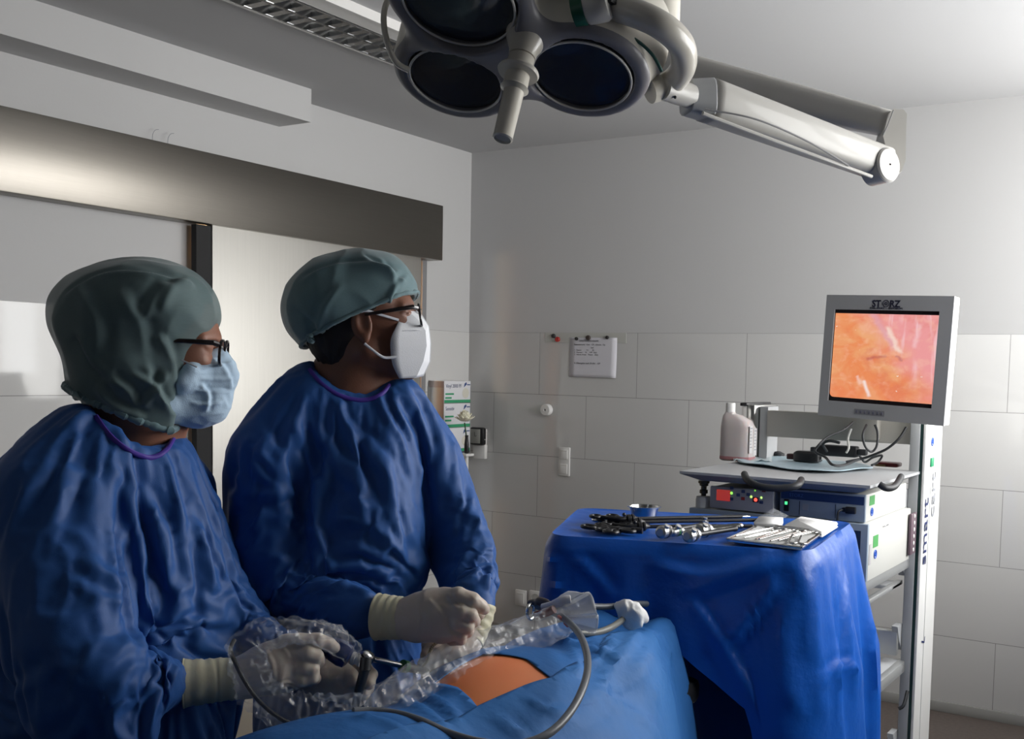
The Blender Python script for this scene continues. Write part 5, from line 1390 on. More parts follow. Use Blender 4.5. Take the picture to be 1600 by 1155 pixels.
# ================================================================== INSTRUMENT TABLE AND ITS DRAPE
TT = 1.16
def tp_(x, y, dz=0): return on(x, y, 2, TT+dz)
TC = [tp_(858, 838), tp_(905, 795), tp_(1332, 817), tp_(1266, 864)]      # front left, back left, back right, front right
tcen = sum(TC)/4
itab = thing('instrument_table', 'steel instrument table hidden under its blue drape, only its stand below', 'table', (tcen[0], tcen[1]+.0, 0))
ins = [tcen+(p-tcen)*.93 for p in TC]
MB().prism([p+np.array([0, 0, -.03]) for p in ins], (0, 0, .022)).build('table_top', satin, itab, smooth=10)
for p in [tcen+(p-tcen)*.84 for p in (TC[1], TC[2])]:
    MB().cyl((p[0], p[1], .06), (p[0], p[1], TT-.03), .018, seg=20).build('leg', satin, itab)
bb = [tcen+(p-tcen)*.84 for p in (TC[1], TC[2])]
MB().tube([(bb[0][0], bb[0][1], .08), (bb[1][0], bb[1][1], .08)], .02, 16).build('foot_rail', satin, itab)
for p in bb: MB().box((p[0]-.03, p[1]-.02, 0), (p[0]+.03, p[1]+.02, .07), bev=.005).build('castor', black_rub, itab)
def drape_m(name, col, rough, spec, film=False):
    M = mat(name, col, rough, bump=.35, bscale=10 if film else 26, var=.06, vscale=4, spec=spec, bdist=.008, bdetail=6)
    return M
tdrape_m = drape_m('cobalt_table_drape', (.004, .085, .42), .34, .45)
crease_bump(tdrape_m, 3.0, .012, .35)
# rounded outline of the top, then skirts hanging with folds
def rounded(L, r, n=6, dens=26):
    out = []
    N = len(L)
    for i in range(N):
        a, b_, c = L[i-1], L[i], L[(i+1) % N]; u = (a-b_)/np.linalg.norm(a-b_); w = (c-b_)/np.linalg.norm(c-b_)
        p0 = b_+u*r; p1 = b_+w*r
        for k in range(n+1):
            t = k/n; out.append((1-t)**2*p0+2*t*(1-t)*b_+t*t*p1)
        nx = L[(i+1) % N]; q1 = nx+(b_-nx)/np.linalg.norm(b_-nx)*r
        for k in range(1, dens): out.append(p1+(q1-p1)*k/dens)
    return out
ol = rounded(TC, .055, 6, 34)
no = len(ol)
# arc position of the outline and its outward direction
outd = []
for i in range(no):
    t = ol[(i+1) % no]-ol[i-1]; t /= np.linalg.norm(t); o_ = np.array([t[1], -t[0], 0]); 
    if o_@(ol[i]-tcen) < 0: o_ = -o_
    outd.append(o_)
def hem_z(i):
    """height of the hem: short at the left and back, long to the front right"""
    x, y = proj(ol[i]+outd[i]*.05)
    p = ol[i]; fx = (p-TC[0])@((TC[3]-TC[0])/np.linalg.norm(TC[3]-TC[0]))/np.linalg.norm(TC[3]-TC[0])
    fy = (p-TC[0])@((TC[1]-TC[0])/np.linalg.norm(TC[1]-TC[0]))/np.linalg.norm(TC[1]-TC[0])
    f = np.clip((fx-.40)/.34, 0, 1); f = f**1.15
    left = 1.010-.02*fy
    if fx > .97: f = 1
    z = float(np.interp(fx, [0, .40, .80, .93, 1], [1.0, .985, .80, .42, .26]))-.02*fy
    if fy > .9 and fx > .12: z = min(z, .45)
    return z
G = []
nin = 16
for k in range(nin):           # the flat top, from the middle outwards, gently creased
    s_ = (k/(nin-1))
    row = []
    for i in range(no):
        p = tcen+(ol[i]-tcen)*s_*.985
        lump = .0035*noise.noise(Vector((p[0]*9, p[1]*9, 2)))+.003*max(0, s_-.6)
        row.append(p+np.array([0, 0, lump-(.002 if s_ < .9 else 0)]))
    G.append(row)
nd = 64
for k in range(nd):
    row = []
    for i in range(no):
        hz = hem_z(i); t = k/(nd-1)
        L_ = TT+.003-hz; dz = L_*t; 
        a = min(dz/.022, PI/2); out = .016*math.sin(a)+.0
        ang = i/no*2*PI
        fold = math.sin(i*.55+1.3*math.sin(i*.21))*.5+math.sin(i*.23+2)*.6+noise.noise(Vector((i*.19, dz*2.2, 5)))*.9
        env = np.clip((dz-.02)/.30, 0, 1)
        fr_ = float(np.clip(((ol[i]-TC[0])@((TC[3]-TC[0])/np.linalg.norm(TC[3]-TC[0]))/np.linalg.norm(TC[3]-TC[0])-.85)/.15, 0, 1))
        out += env*(.018+.020*fold)+.02*env+fr_*.05*max(0, dz-.03)/.8
        fx, fy_ = proj(ol[i])
        row.append(ol[i]+outd[i]*out+np.array([0, 0, .003-(dz if dz > .022 else dz)]))
    G.append(row)
mb_ = MB().grid(G, closed=True)
pos = np.array(mb_.v); F = np.array(mb_.f)
td_folds = [([(1268, 876), (1276, 950), (1282, 1060), (1290, 1150)], .020, .012, .4), ([(1240, 872), (1262, 940), (1268, 1040)], .018, .012, .5),
            ([(1225, 868), (1150, 900), (1060, 930)], .020, .012), ([(1215, 880), (1190, 940), (1120, 1020)], .022, .014),
            ([(1235, 900), (1225, 1000), (1240, 1120)], .018, .010), ([(860, 862), (868, 890), (872, 930)], .012, .010),
            ([(900, 870), (940, 910), (960, 940)], .016, .008), ([(1010, 880), (1100, 900), (1200, 880)], .020, .010),
            ([(1318, 845), (1325, 950), (1340, 1100)], .010, .008), ([(1352, 850), (1362, 960), (1372, 1100)], .010, .010),
            ([(1300, 870), (1306, 960), (1312, 1150)], .010, .010), ([(1270, 1080), (1310, 1040), (1350, 1050)], .012, .008),
            ([(1070, 925), (1130, 1010), (1180, 1100)], .014, .010), ([(885, 800), (1000, 800), (1150, 803)], .010, .003)]
fl = cast_fn(pos, F)
pos = strokes(pos, F, td_folds)
tdr = link('table_drape', new_mesh('table_drape', pos, F, [tdrape_m], None, 60))
tag(tdr, 'deep blue drape over the instrument table, hanging long at its right front corner', 'drape')

# ---------------------------------------------------------------- on the instrument table
TZ = TT+.006
def t_(x, y, dz=0): return on(x, y, 2, TZ+dz)
bw = t_(1006, 812)
prof_o = [(.028, 0), (.031, .002), (.037, .030), (.0395, .036), (.045, .0375), (.0455, .0395), (.043, .040), (.0385, .0385), (.036, .030), (.029, .004), (0, .003)]
tag(MB().lathe(bw+[0, 0, -.001], (0, 0, 1), [(r, h*.95) for r, h in prof_o], 48).build('steel_bowl', chrome, smooth=40), 'small round stainless steel bowl at the back edge of the blue table', 'bowl')
def ring_loop(c, u, v, ru, rv, r, b, n=20, mi=None):
    b.tube([c+u*ru*math.cos(a)+v*rv*math.sin(a) for a in np.linspace(0, 2*PI, n, endpoint=False)], r, 8, closed=True, mi=mi)
UX = np.array([1., 0, 0]); UY = np.array([0, 1., 0]); UZ = np.array([0, 0, 1.])
def grasper(A, B, zl, label, hcol=black_pl, flip=1, r=.0048):
    """laparoscopic grasper: shaft from handle point A to tip B, both on the table plane"""
    A = t_(*A, zl); B = t_(*B, zl*.8); d = B-A; L_ = np.linalg.norm(d); d /= L_; s_ = np.cross(UZ, d)*flip
    g = thing('laparoscopic_grasper', label, 'surgical instrument', A, 'long laparoscopic instruments on the blue table')
    MB().tube([A+d*.02, B-d*.025], r, 12).build('shaft', black_pl, g)
    MB().tube([B-d*.025, B-d*.018, B-d*.002, B], [r*.8, r*.95, r*.6, r*.3], 10, flat=(UZ, .6)).tube([B-d*.018+s_*.001, B-d*.008+s_*.0045, B+s_*.004], [r*.6, r*.6, r*.25], 8).build('jaws', chrome, g)
    MB().lathe(A+d*.005, d, [(.006, 0), (.011, .003), (.012, .010), (.009, .013), (.012, .016), (.012, .020), (.006, .026), (.0045, .034)], 20).ball(A+UZ*.011, .005).build('rotation_knob', hcol, g)
    hb = MB(); h1 = A-d*.028+s_*.012; h2 = A-d*.052+s_*.052; h3 = A-d*.012+s_*.062
    hb.tube(crom([A+d*.006, A-d*.014+s_*.002, A-d*.034+s_*.018, A-d*.046+s_*.036], 5), [.006]*6+[.005]*10, 10)
    ring_loop(A-d*.056+s_*.054, d*.97+s_*.2, s_, .014, .019, .0042, hb)
    hb.build('handle', hcol, g)
    hb = MB(); hb.tube(crom([A+d*.004, A-d*.004+s_*.016, A-d*.008+s_*.034], 5), .005, 10); ring_loop(A-d*.010+s_*.053, d, s_, .013, .019, .0042, hb)
    hb.build('handle', hcol, g)
    return g
grasper((985, 816), (1222, 812), .010, 'longest black grasper lying furthest back on the blue table')
grasper((992, 823), (1190, 822), .008, 'black grasper lying just in front of the longest one')
grasper((975, 811), (1172, 807), .018, 'black grasper whose thin tip crosses behind the white swab packs')
# black handles lying in a heap on the left
def ring_handle(c, ang, label, m_=black_pl, sc_=1.25):
    c = t_(*c, .004); d = np.array([math.cos(ang), math.sin(ang), 0]); s_ = np.cross(UZ, d); b = MB()
    g = thing('ring_scissors', label, 'surgical instrument', c, 'instrument handles heaped at the left of the blue table')
    for s in (1, -1):
        b = MB(); q = c+s_*s*.019*sc_; ring_loop(q+d*.0, d, s_, .017*sc_, .012*sc_, .0038*sc_, b)
        b.tube(crom([q+d*.015*sc_-s_*s*.004, q+d*.030*sc_-s_*s*.012, c+d*.052*sc_], 5), .0042*sc_, 10)
        b.build('finger_ring', m_, g)
    MB().tube([c+d*.048*sc_, c+d*.070*sc_], .006*sc_, 12).build('hinge', m_, g)
    return g
ring_handle((950, 826), .25, 'black ring handle in front of the heap, rings to the left')
ring_handle((932, 822), -.3, 'black ring handle at the far left of the heap')
ring_handle((968, 830), 2.6, 'black ring handle at the front right of the heap')
ring_handle((978, 820), .9, 'black ring handle behind the heap beside the bowl', sc_=.9)
ring_handle((945, 811), .12, 'shiny steel ring handle at the back left of the heap', chrome)
# trocars: steel and black sleeves
def trocar(A, B, label, r=.009, thread=False):
    A = t_(*A, r+.004); B = t_(*B, r*.6+.004); d = B-A; L_ = np.linalg.norm(d); d /= L_
    g = thing('trocar', label, 'surgical instrument', A, 'steel trocars on the blue table')
    MB().lathe(A, d, [(r*.8, -.004), (r*1.25, 0), (r*1.35, .004), (r*1.35, .018), (r*1.1, .021), (r*1.1, .026), (r*1.3, .028), (r*1.3, .036), (r*.8, .040)], 24).build('valve_head', satin, g)
    MB().lathe(A+d*.010, np.cross(d, UZ)*.6+UZ*.8, [(.004, 0), (.004, .014), (.007, .016), (.007, .021), (0, .022)], 16).build('valve_tap', satin, g)
    prof = [(r*.55, .038)]
    if thread:
        k = .042
        while k < L_-.014: prof += [(r*.52, k), (r*.68, k+.0012), (r*.52, k+.0024)]; k += .0036
    prof += [(r*.5, L_-.012), (r*.62, L_-.010), (r*.62, L_-.002), (r*.4, L_)]
    MB().lathe(A, d, prof, 20).build('sleeve', chrome if thread else black_pl, g)
    MB().tube([A+d*(.028-.012), A+d*(.028-.006)], r*1.42, 20).build('green_seal' if r < .0085 else 'grip_ring', mat('trocar_green', (.03, .16, .06), .4) if r < .0085 else black_pl, g)
trocar((1092, 830), (1158, 822), 'steel trocar with threaded sleeve pointing right, middle of the blue table', .0125, True)
trocar((1074, 838), (1150, 826), 'short steel trocar in front of the threaded one', .0115)
trocar((1050, 832), (1120, 822), 'steel trocar with green ring left of the threaded one', .008)
trocar((1032, 832), (1098, 820), 'leftmost steel trocar, round head facing the front', .0115)
tag(MB().lathe(t_(1100, 818, .002), (0.2, 0, 1), [(.008, 0), (.011, .002), (.011, .008), (.006, .010), (.006, .016), (0, .017)], 20).build('luer_tap', satin), 'tiny steel tap piece standing behind the trocars', 'fitting')
# swab packs
gauze_m = mat('white_gauze', (.74, .74, .73), .85, bump=.7, bscale=90, bdist=.0015)
def pack(L, h, label, layers=4):
    b = MB()
    q = [t_(*p) for p in L]; c = sum(q)/len(q)
    for k in range(layers):
        s_ = 1-.02*(k % 2); z0 = h*k/layers; ring = rounded([c+(p-c)*s_+rnd3(.0008) for p in q], .006, 4, 6)
        b.grid([[p+UZ*z0 for p in ring], [c+(p-c)*1.012+UZ*(z0+h/layers*.5) for p in ring], [p+UZ*(z0+h/layers*.97) for p in ring]], closed=True)
        b.add([p+UZ*(z0+h/layers*.97) for p in ring], [tuple(range(len(ring)))])
    return tag(b.build('swab_pack', gauze_m, smooth=30), label, 'swabs', 'white swab packs on the blue table')
def rnd3(s): return np.array([random.uniform(-s, s), random.uniform(-s, s), 0])
pack([(1177, 826), (1186, 816), (1224, 818), (1218, 830)], .016, 'smaller white swab pack, left of the larger one', 2)
pack([(1225, 829), (1250, 815), (1309, 824), (1284, 840)], .014, 'larger folded white swab pack at the right back corner', 4)
# cloth lined tray of small instruments
trc = [t_(1136, 846), t_(1182, 826), t_(1282, 838), t_(1252, 860)]
itray = thing('instrument_tray', 'flat steel tray lined with white cloth at the front right of the blue table', 'tray', sum(trc)/4)
cc = sum(trc)/4
MB().prism([p+UZ*.000 for p in trc], UZ*.003).build('tray_base', chrome, itray, smooth=10)
b = MB()
for i in range(4): b.tube([trc[i]+UZ*.006, trc[(i+1) % 4]+UZ*.006], .0028, 8)
b.build('tray_rim', chrome, itray)
G = []
for i in range(22):
    row = []
    for j in range(14):
        u_, v_ = .04+.92*i/21, .05+.9*j/13
        p = (trc[0]*(1-u_)+trc[3]*u_)*(1-v_)+(trc[1]*(1-u_)+trc[2]*u_)*v_
        row.append(p+UZ*(.0055+.0045*abs(noise.noise(Vector((u_*9, v_*7, 1)))))) 
    G.append(row)
MB().grid(G).build('tray_cloth', mat('tray_cloth_grey_white', (.50, .50, .49), .85, bump=.5, bscale=90), itray, smooth=60)
def trp(u_, v_, dz): 
    p = (trc[0]*(1-u_)+trc[3]*u_)*(1-v_)+(trc[1]*(1-u_)+trc[2]*u_)*v_; return p+UZ*(.009+dz)
def forceps(a, b_, label, kind='clamp', dz=0):
    A = trp(*a, dz); B = trp(*b_, dz); d = B-A; L_ = np.linalg.norm(d); d /= L_; s_ = np.cross(UZ, d)
    g = MB()
    if kind == 'tweezers':
        for s in (1, -1): g.tube([A, A+d*L_*.35+s_*s*.005, B-d*.01+s_*s*.002, B+s_*s*.0006], [.0022, .0028, .0016, .0009], 8, flat=(s_, .6))
    elif kind == 'hook': g.tube(crom([A, A+d*L_*.8, A+d*L_*.95+s_*.004, B+s_*.012, B+s_*.018-d*.006], 6), .0030, 10)
    else:
        for s in (1, -1):
            ring_loop(A+s_*s*.010, d, s_, .0105, .0075, .0015, g)
            g.tube(crom([A+d*.010+s_*s*.006, A+d*L_*.35+s_*s*.004, A+d*L_*.6, A+d*L_*.62-s_*s*.001, B-s_*s*.001], 4), .0017, 8)
        g.ball(A+d*L_*.6, (.003, .003, .0022), seg=10, rings=6)
    return tag(g.build('surgical_'+{'clamp': 'clamp', 'tweezers': 'forceps', 'hook': 'retractor'}[kind], chrome, smooth=50), label, 'surgical instrument', 'small steel instruments in the cloth lined tray')
forceps((.06, .15), (.30, .95), 'leftmost steel tweezers in the lined tray', 'tweezers')
forceps((.20, .10), (.44, .80), 'second steel tweezers from the left in the lined tray', 'tweezers')
forceps((.42, .80), (.36, .10), 'steel clamp beside the tweezers, finger rings to the back', 'clamp')
forceps((.60, .86), (.42, .06), 'middle steel clamp with long handles, rings at the back', 'clamp', .003)
forceps((.74, .88), (.56, .10), 'steel clamp right of the middle, rings at the back', 'clamp')
forceps((.88, .90), (.66, .12), 'rightmost steel clamp in the lined tray', 'clamp', .003)
forceps((.72, .55), (.82, .02), 'left of two curved steel retractors at the tray front', 'hook', .003)
forceps((.84, .55), (.94, .04), 'right of two curved steel retractors at the tray front', 'hook', .003)
forceps((.30, .98), (.86, 1.0), 'steel tweezers lying across the back edge of the tray', 'tweezers', .004)
# corner of clear packaging film behind the drape
film = sheer('clear_film', (.86, .89, .92), .07, .07, .22, 1, .9, 30, crease_glint=13)
fb = film.node_tree.nodes['Principled BSDF']; fb.inputs['Coat Weight'].default_value = 1; fb.inputs['Coat Roughness'].default_value = .03; fb.inputs['IOR'].default_value = 1.6
fq = [P(1180, 812, 2.95), P(1208, 794, 2.98), P(1222, 799, 2.97), P(1232, 806, 2.95), P(1215, 815, 2.9)]
G = [[fq[0]*(1-t)+fq[4]*t for t in np.linspace(0, 1, 6)], [(fq[0]*.5+fq[1]*.5)*(1-t)+(fq[3]*.6+fq[4]*.4)*t+UZ*.004*math.sin(t*6) for t in np.linspace(0, 1, 6)], [fq[1]*(1-t)+fq[3]*t for t in np.linspace(0, 1, 6)]]
tag(MB().grid(G).build('packaging_film', film, solid=.0006), 'small clear film corner sticking up behind the instruments', 'film')
# ================================================================== PATIENT, TABLE, DRAPES
PX = 2.86
optab = thing('operating_table', 'operating table hidden below the patient drapes', 'operating table', (PX, -3.45, 0))
MB().box((PX-.25, -4.5, .80), (PX+.25, -3.42, .86), bev=.02).box((PX-.25, -3.42, .80), (PX+.03, -2.80, .86), bev=.02).build('table_pad', black_rub, optab)
MB().box((PX-.24, -4.4, .75), (PX+.23, -3.45, .80), bev=.005).build('table_frame', satin, optab)
MB().box((PX-.16, -3.75, .10), (PX+.16, -3.35, .75), bev=.02).build('column', satin, optab)
MB().box((PX-.20, -4.1, 0), (PX+.20, -3.2, .10), bev=.02).build('base', satin, optab)
iod = bpy.data.materials.new('skin_with_orange_antiseptic'); iod.use_nodes = True; nt = iod.node_tree; bs = nt.nodes['Principled BSDF']
g_ = nt.nodes.new('ShaderNodeTexCoord'); n_ = nt.nodes.new('ShaderNodeTexNoise'); n_.inputs['Scale'].default_value = 7; n_.inputs['Detail'].default_value = 4; nt.links.new(g_.outputs['Object'], n_.inputs[0])
cr_ = nt.nodes.new('ShaderNodeMix'); cr_.data_type = 'RGBA'; nt.links.new(n_.outputs[0], cr_.inputs[0]); cr_.inputs[6].default_value = (.80, .19, .055, 1); cr_.inputs[7].default_value = (.84, .31, .13, 1)
nt.links.new(cr_.outputs[2], bs.inputs['Base Color']); bs.inputs['Roughness'].default_value = .42; bs.inputs['Subsurface Weight'].default_value = .15; bs.inputs['Subsurface Scale'].default_value = .01
pat = thing('person', 'person lying under the blue drapes, only an orange painted belly showing', 'person', (PX, -3.5, .86))
F_ = Field((PX-.36, -4.75, .84), (PX+.36, -2.65, 1.16), .012)
SX = (1, 0, 0)
F_.ell((PX-.005, -3.54, .925), (.180, .25, .125), k=0); F_.ell((PX, -3.95, .94), (.19, .26, .11), k=.06); F_.ell((PX-.03, -3.25, .93), (.16, .18, .10), k=.06)
F_.ell((PX-.03, -3.50, .97), (.125, .16, .085), k=.05)
for s in (1, -1):
    F_.cone((PX-.05+s*.09, -3.25, .93), (PX-.13+s*.08, -2.84, .925), .080, .058, k=.03)
    F_.chain([((PX+s*.19, -4.05, .95), .055), ((PX+s*.225, -3.80, .90), .040), ((PX+s*.18, -3.56, .89), .03)], k=.02)
F_.cone((PX, -4.1, .93), (PX, -4.3, .95), .07, .06, k=.04); F_.ell((PX, -4.42, .96), (.078, .11, .095), k=.02)
pos, F = F_.mesh(); pos = smooth_pos(pos, F, 3); pos[:, 2] = np.maximum(pos[:, 2], .862)
pos[:, 0] = np.minimum(pos[:, 0], np.clip(2.935+.42*(-3.05-pos[:, 1]), 2.88, 3.11)-.035)
link('body', new_mesh('body', pos, F, [iod], None, 180), pat)
btree = BVHTree.FromPolygons([tuple(p) for p in pos], [tuple(int(i) for i in f) for f in F])
# height of the drapes: over the body, falling off the sides of the table
hx = .011
xs = np.arange(2.44, 3.24, hx); ys = np.arange(-4.45, -2.30, hx)
Z = np.zeros((len(xs), len(ys)))
for i, x in enumerate(xs):
    for j, y in enumerate(ys):
        h_ = btree.ray_cast(Vector((x, y, 2)), Vector((0, 0, -1)))[0]
        z = h_.z if h_ is not None else .86
        e = max(abs(x-PX)-.27, 0); e2 = max(y+2.78, 0)
        xe = np.clip(2.935+.42*(-3.05-y), 2.88, 3.11)
        if y > -2.86: xe = 2.88-(y+2.86)*.6
        if x > PX-.05: z2 = .88-6*max(x-xe, 0); z = min(z, z2) if x > xe else z; h_ = None if x > xe else h_
        else: z2 = .87-3.0*max(PX-.30-x, 0)
        if h_ is None: z = z2
        Z[i, j] = max(z, .10)
Zb = Z.copy()
def blur(Z, n):
    for _ in range(n):
        Q = np.pad(Z, 1, mode='edge'); Z = (Q[:-2, 1:-1]+Q[2:, 1:-1]+Q[1:-1, :-2]+Q[1:-1, 2:]+4*Q[1:-1, 1:-1])/8
    return Z
Z1 = Z.copy()
for _ in range(60):
    Z1 = np.maximum(blur(Z1, 3), Z)       # cloth bridges hollows but never sinks into the body
Z1 = blur(Z1, 3)+.010
WK = np.zeros_like(Z)
for i, x in enumerate(xs):              # round the skin opening the sheets lie close to the belly
    for j, y in enumerate(ys):
        dd = math.hypot(x-2.83, y+3.50)
        if dd < .24 and Zb[i, j] > .95:
            w_k = np.clip((.24-dd)/.10, 0, 1); w_k = w_k*w_k*(3-2*w_k); Z1[i, j] = Z1[i, j]*(1-w_k)+(Zb[i, j]+.0022)*w_k; WK[i, j] = w_k
Z = Z1
me_ = [o for o in pat.children if o.name.startswith('body')][0].data
for v in me_.vertices:                   # the covered body stays under the cloth
    x, y = v.co.x+PX, v.co.y-3.5
    i = int(round((x-xs[0])/hx)); j = int(round((y-ys[0])/hx))
    if 0 < i < len(xs)-1 and 0 < j < len(ys)-1 and WK[i, j] < .02:
        v.co.z = min(v.co.z, Z[i-1:i+2, j-1:j+2].min()-.012-.86)
pdr_m = drape_m('mid_blue_patient_drape', (.028, .14, .40), .62, .3)
pdr_d = drape_m('mid_blue_overlap_sheet', (.036, .16, .43), .62, .3)
crease_bump(pdr_m, 4.0, .010, .45); crease_bump(pdr_d, 4.0, .010, .45)
def sheet(Zs, name, parent, mt, clip, cuts, folds, lift=0, thick=.0016, seed=1, sw=.004):
    bm = bmesh.new(); V = {}
    for i, x in enumerate(xs):
        for j, y in enumerate(ys):
            n1 = 1-abs(noise.noise(Vector((x*6+seed, y*4.5, seed+.6*noise.noise(Vector((x*4, y*4, 0)))))))*2.4
            n2 = 1-abs(noise.noise(Vector((x*15, y*11+seed, 4))))*2.4
            wk = 1-.85*WK[i, j]; V[i, j] = bm.verts.new((x, y, Zs[i, j]+lift+(sw*n1+sw*.3*n2)*wk))
    for i in range(len(xs)-1):
        for j in range(len(ys)-1): bm.faces.new((V[i, j], V[i+1, j], V[i+1, j+1], V[i, j+1]))
    def cutline(p, q):
        p = Vector((p[0], p[1], 0)); q = Vector((q[0], q[1], 0)); n = (q-p).cross(Vector((0, 0, 1))).normalized()
        bmesh.ops.bisect_plane(bm, geom=list(bm.verts)+list(bm.edges)+list(bm.faces), dist=1e-5, plane_co=p, plane_no=n); return p, n
    for poly, keep in cuts:
        c = sum(np.array(p) for p in poly)/len(poly)
        for a, b_ in zip(poly, poly[1:]+poly[:1]): cutline(a, b_)
        P2 = [np.array(p)[:2] for p in poly]
        def inside(x, y):
            r = False; n = len(P2)
            for k in range(n):
                (x0, y0), (x1, y1) = P2[k], P2[k-1]
                if (y0 > y) != (y1 > y) and x < (x1-x0)*(y-y0)/(y1-y0)+x0: r = not r
            return r
        rm = [f for f in bm.faces if inside(*f.calc_center_median()[:2]) != keep]
        bmesh.ops.delete(bm, geom=rm, context='FACES')
    bm.verts.ensure_lookup_table(); bm.verts.index_update(); bmesh.ops.triangulate(bm, faces=[f for f in bm.faces if len(f.verts) != 4])
    pos = np.array([v.co[:] for v in bm.verts]); F = [[v.index for v in f.verts] for f in bm.faces]; bm.free()
    F4 = np.array([f if len(f) == 4 else f+[f[-1]] for f in F])
    if folds:
        pos = strokes(pos, F4, folds)
    o = link(name, new_mesh(name, pos, F, [mt], None, 70), parent)
    md = o.modifiers.new('thickness', 'SOLIDIFY'); md.thickness = thick; md.offset = 1
    return o
def surf_pt(px, py):
    """where a picture point meets the drape height field"""
    d = ray(px, py); t = 1.0
    while t < 3.5:
        p = CAM+d*t; i = int(round((p[0]-xs[0])/hx)); j = int(round((p[1]-ys[0])/hx))
        if 0 <= i < len(xs) and 0 <= j < len(ys) and p[2] < Z[i, j]+.002: return p
        t += .004
    return None
hole = [(680, 1068), (720, 1040), (755, 1022), (779, 1022), (800, 1025), (822, 1030), (841, 1044), (862, 1061), (747, 1110), (735, 1092), (716, 1075)]
hp = [surf_pt(*q) for q in hole]
hp = [p for p in hp if p is not None]
patdr = thing('patient_drape', 'medium blue sheets laid over the patient around an orange skin opening', 'drape', (PX, -3.4, .3))
pf = [([(880, 960), (905, 1000), (900, 1060)], .010, .010), ([(940, 975), (920, 1040), (960, 1000)], .010, .010), ([(1000, 990), (960, 1040), (930, 1090)], .012, .012),
      ([(1040, 1000), (980, 1060), (900, 1100)], .014, .010), ([(620, 1090), (660, 1110), (700, 1140)], .010, .008), ([(640, 1080), (690, 1100), (720, 1140)], .009, .008),
      ([(830, 985), (880, 1000), (900, 1040)], .010, .008), ([(700, 1085), (712, 1110), (730, 1130)], .008, .006), ([(1060, 960), (1040, 1030), (1020, 1100)], .014, .010),
      ([(960, 955), (1000, 985), (1060, 1000)], .010, .008), ([(560, 1120), (600, 1130), (640, 1150)], .010, .008), ([(870, 1000), (960, 1030), (930, 1020)], .010, .008),
      ([(820, 1090), (850, 1110), (900, 1120)], .010, .010), ([(780, 1120), (800, 1140), (820, 1150)], .010, .010), ([(930, 1090), (980, 1110), (1030, 1140)], .012, .010),
      ([(850, 1120), (910, 1110), (1000, 1060), (1060, 1030)], .008, .008)]
sheet(Z, 'sheet', patdr, pdr_m, None, [(hp, False)], pf, sw=.0032)
near = [surf_pt(*q) for q in ((600, 1154), (660, 1134), (747, 1110), (862, 1061), (930, 1022), (985, 985))]
near = [p for p in near if p is not None]
nearpoly = near+[np.array([3.55, -3.0, 0]), np.array([3.6, -4.4, 0]), np.array([2.95, -4.4, 0])]
sheet(Z, 'overlapping_sheet', patdr, pdr_d, None, [(nearpoly, True)], pf, lift=.0032, seed=1)
# ================================================================== SCOPE, PLASTIC SLEEVE, CABLES
sc_t = thing('endoscope', 'steel endoscope with a dark blue camera head, pushed into a green ringed port', 'endoscope', P(560, 1035, 1.68))
MB().lathe(P(500, 1003, 1.67), P(549, 1029, 1.675)-P(500, 1003, 1.67), [(.012, 0), (.016, .006), (.016, .020), (.019, .024), (.021, .040), (.0195, .050), (.012, .054)], 28).build('camera_head', mat('dark_blue_plastic', (.01, .02, .10), .3), sc_t)
MB().lathe(P(549, 1028, 1.675), P(566, 1033, 1.675)-P(549, 1028, 1.675), [(.009, 0), (.0105, .001), (.0105, .006), (.0085, .007), (.0085, .011), (.0105, .012), (.0105, .016), (.007, .017)], 24).build('collar', white_pl, sc_t)
sp0, sp1 = P(566, 1026, 1.675), P(668, 1050, 1.80)
sd_ = sp1-sp0; sl_ = np.linalg.norm(sd_)
MB().lathe(sp0, sd_, [(.008, -.004), (.0105, 0), (.012, .008), (.010, .018), (.006, .022), (.0048, .026), (.0048, sl_), (0, sl_)], 24).build('scope_tube', chrome, sc_t)
MB().tube([sp0+sd_*.60, sp0+sd_*.66], .0105, 24).build('green_ring', mat('green_port_ring', (.03, .16, .04), .4), sc_t)
MB().tube([sp0+sd_*.66, sp0+sd_*.95, sp0+sd_*.95+np.array([0.02, .02, -.10])], [.0085, .008, .007], 20).build('port_sleeve', black_pl, sc_t)
MB().tube([P(572, 1028, 1.66), P(570, 1048, 1.655)], .009, 20).tube([P(570, 1046, 1.655), P(562, 1075, 1.655), P(556, 1100, 1.66), P(552, 1118, 1.665)], [.0078, .0075, .0062, .006], 16).build('light_post', mat('light_post_grey', (.07, .075, .08), .3, metal=.5), sc_t)
MB().tube([P(566, 1022, 1.66), P(577, 1040, 1.66)], .0028, 10).build('lock_lever', black_pl, sc_t)
# clear sleeve: a crumpled tube of film
def film_tube(L, name, seed, seg=30, n=14, amp=.28, m_=film):
    pts = [P(*q[:3]) for q in L]; rr = [q[3]/FPX*q[2] for q in L]
    n = 20; c = crom(pts, n); r = np.interp(np.linspace(0, len(L)-1, len(c)), range(len(L)), rr)
    T = [c[min(i+1, len(c)-1)]-c[max(i-1, 0)] for i in range(len(c))]
    x, y, _ = basis(T[0]); G = []
    for i in range(len(c)):
        t = T[i]/np.linalg.norm(T[i]); x = x-t*(x@t); x /= np.linalg.norm(x); y = np.cross(t, x); row = []
        for k in range(seg):
            a = 2*PI*k/seg
            nn = noise.noise(Vector((math.cos(a)*1.8+seed, math.sin(a)*1.8, i*.10)))+.8*(1-2.6*abs(noise.noise(Vector((math.cos(a)*3.0, math.sin(a)*3.0+seed, i*.16)))))
            off = (math.cos(a)*x+math.sin(a)*y)*r[i]*(1+amp*nn)
            off = off-ray(*L[0][:2])*0; v_ = CF; off = off-v_*(off@v_)*.35
            row.append(c[i]+off)
        G.append(row)
    return MB().grid(G, closed=True).build(name, m_, None, smooth=9)
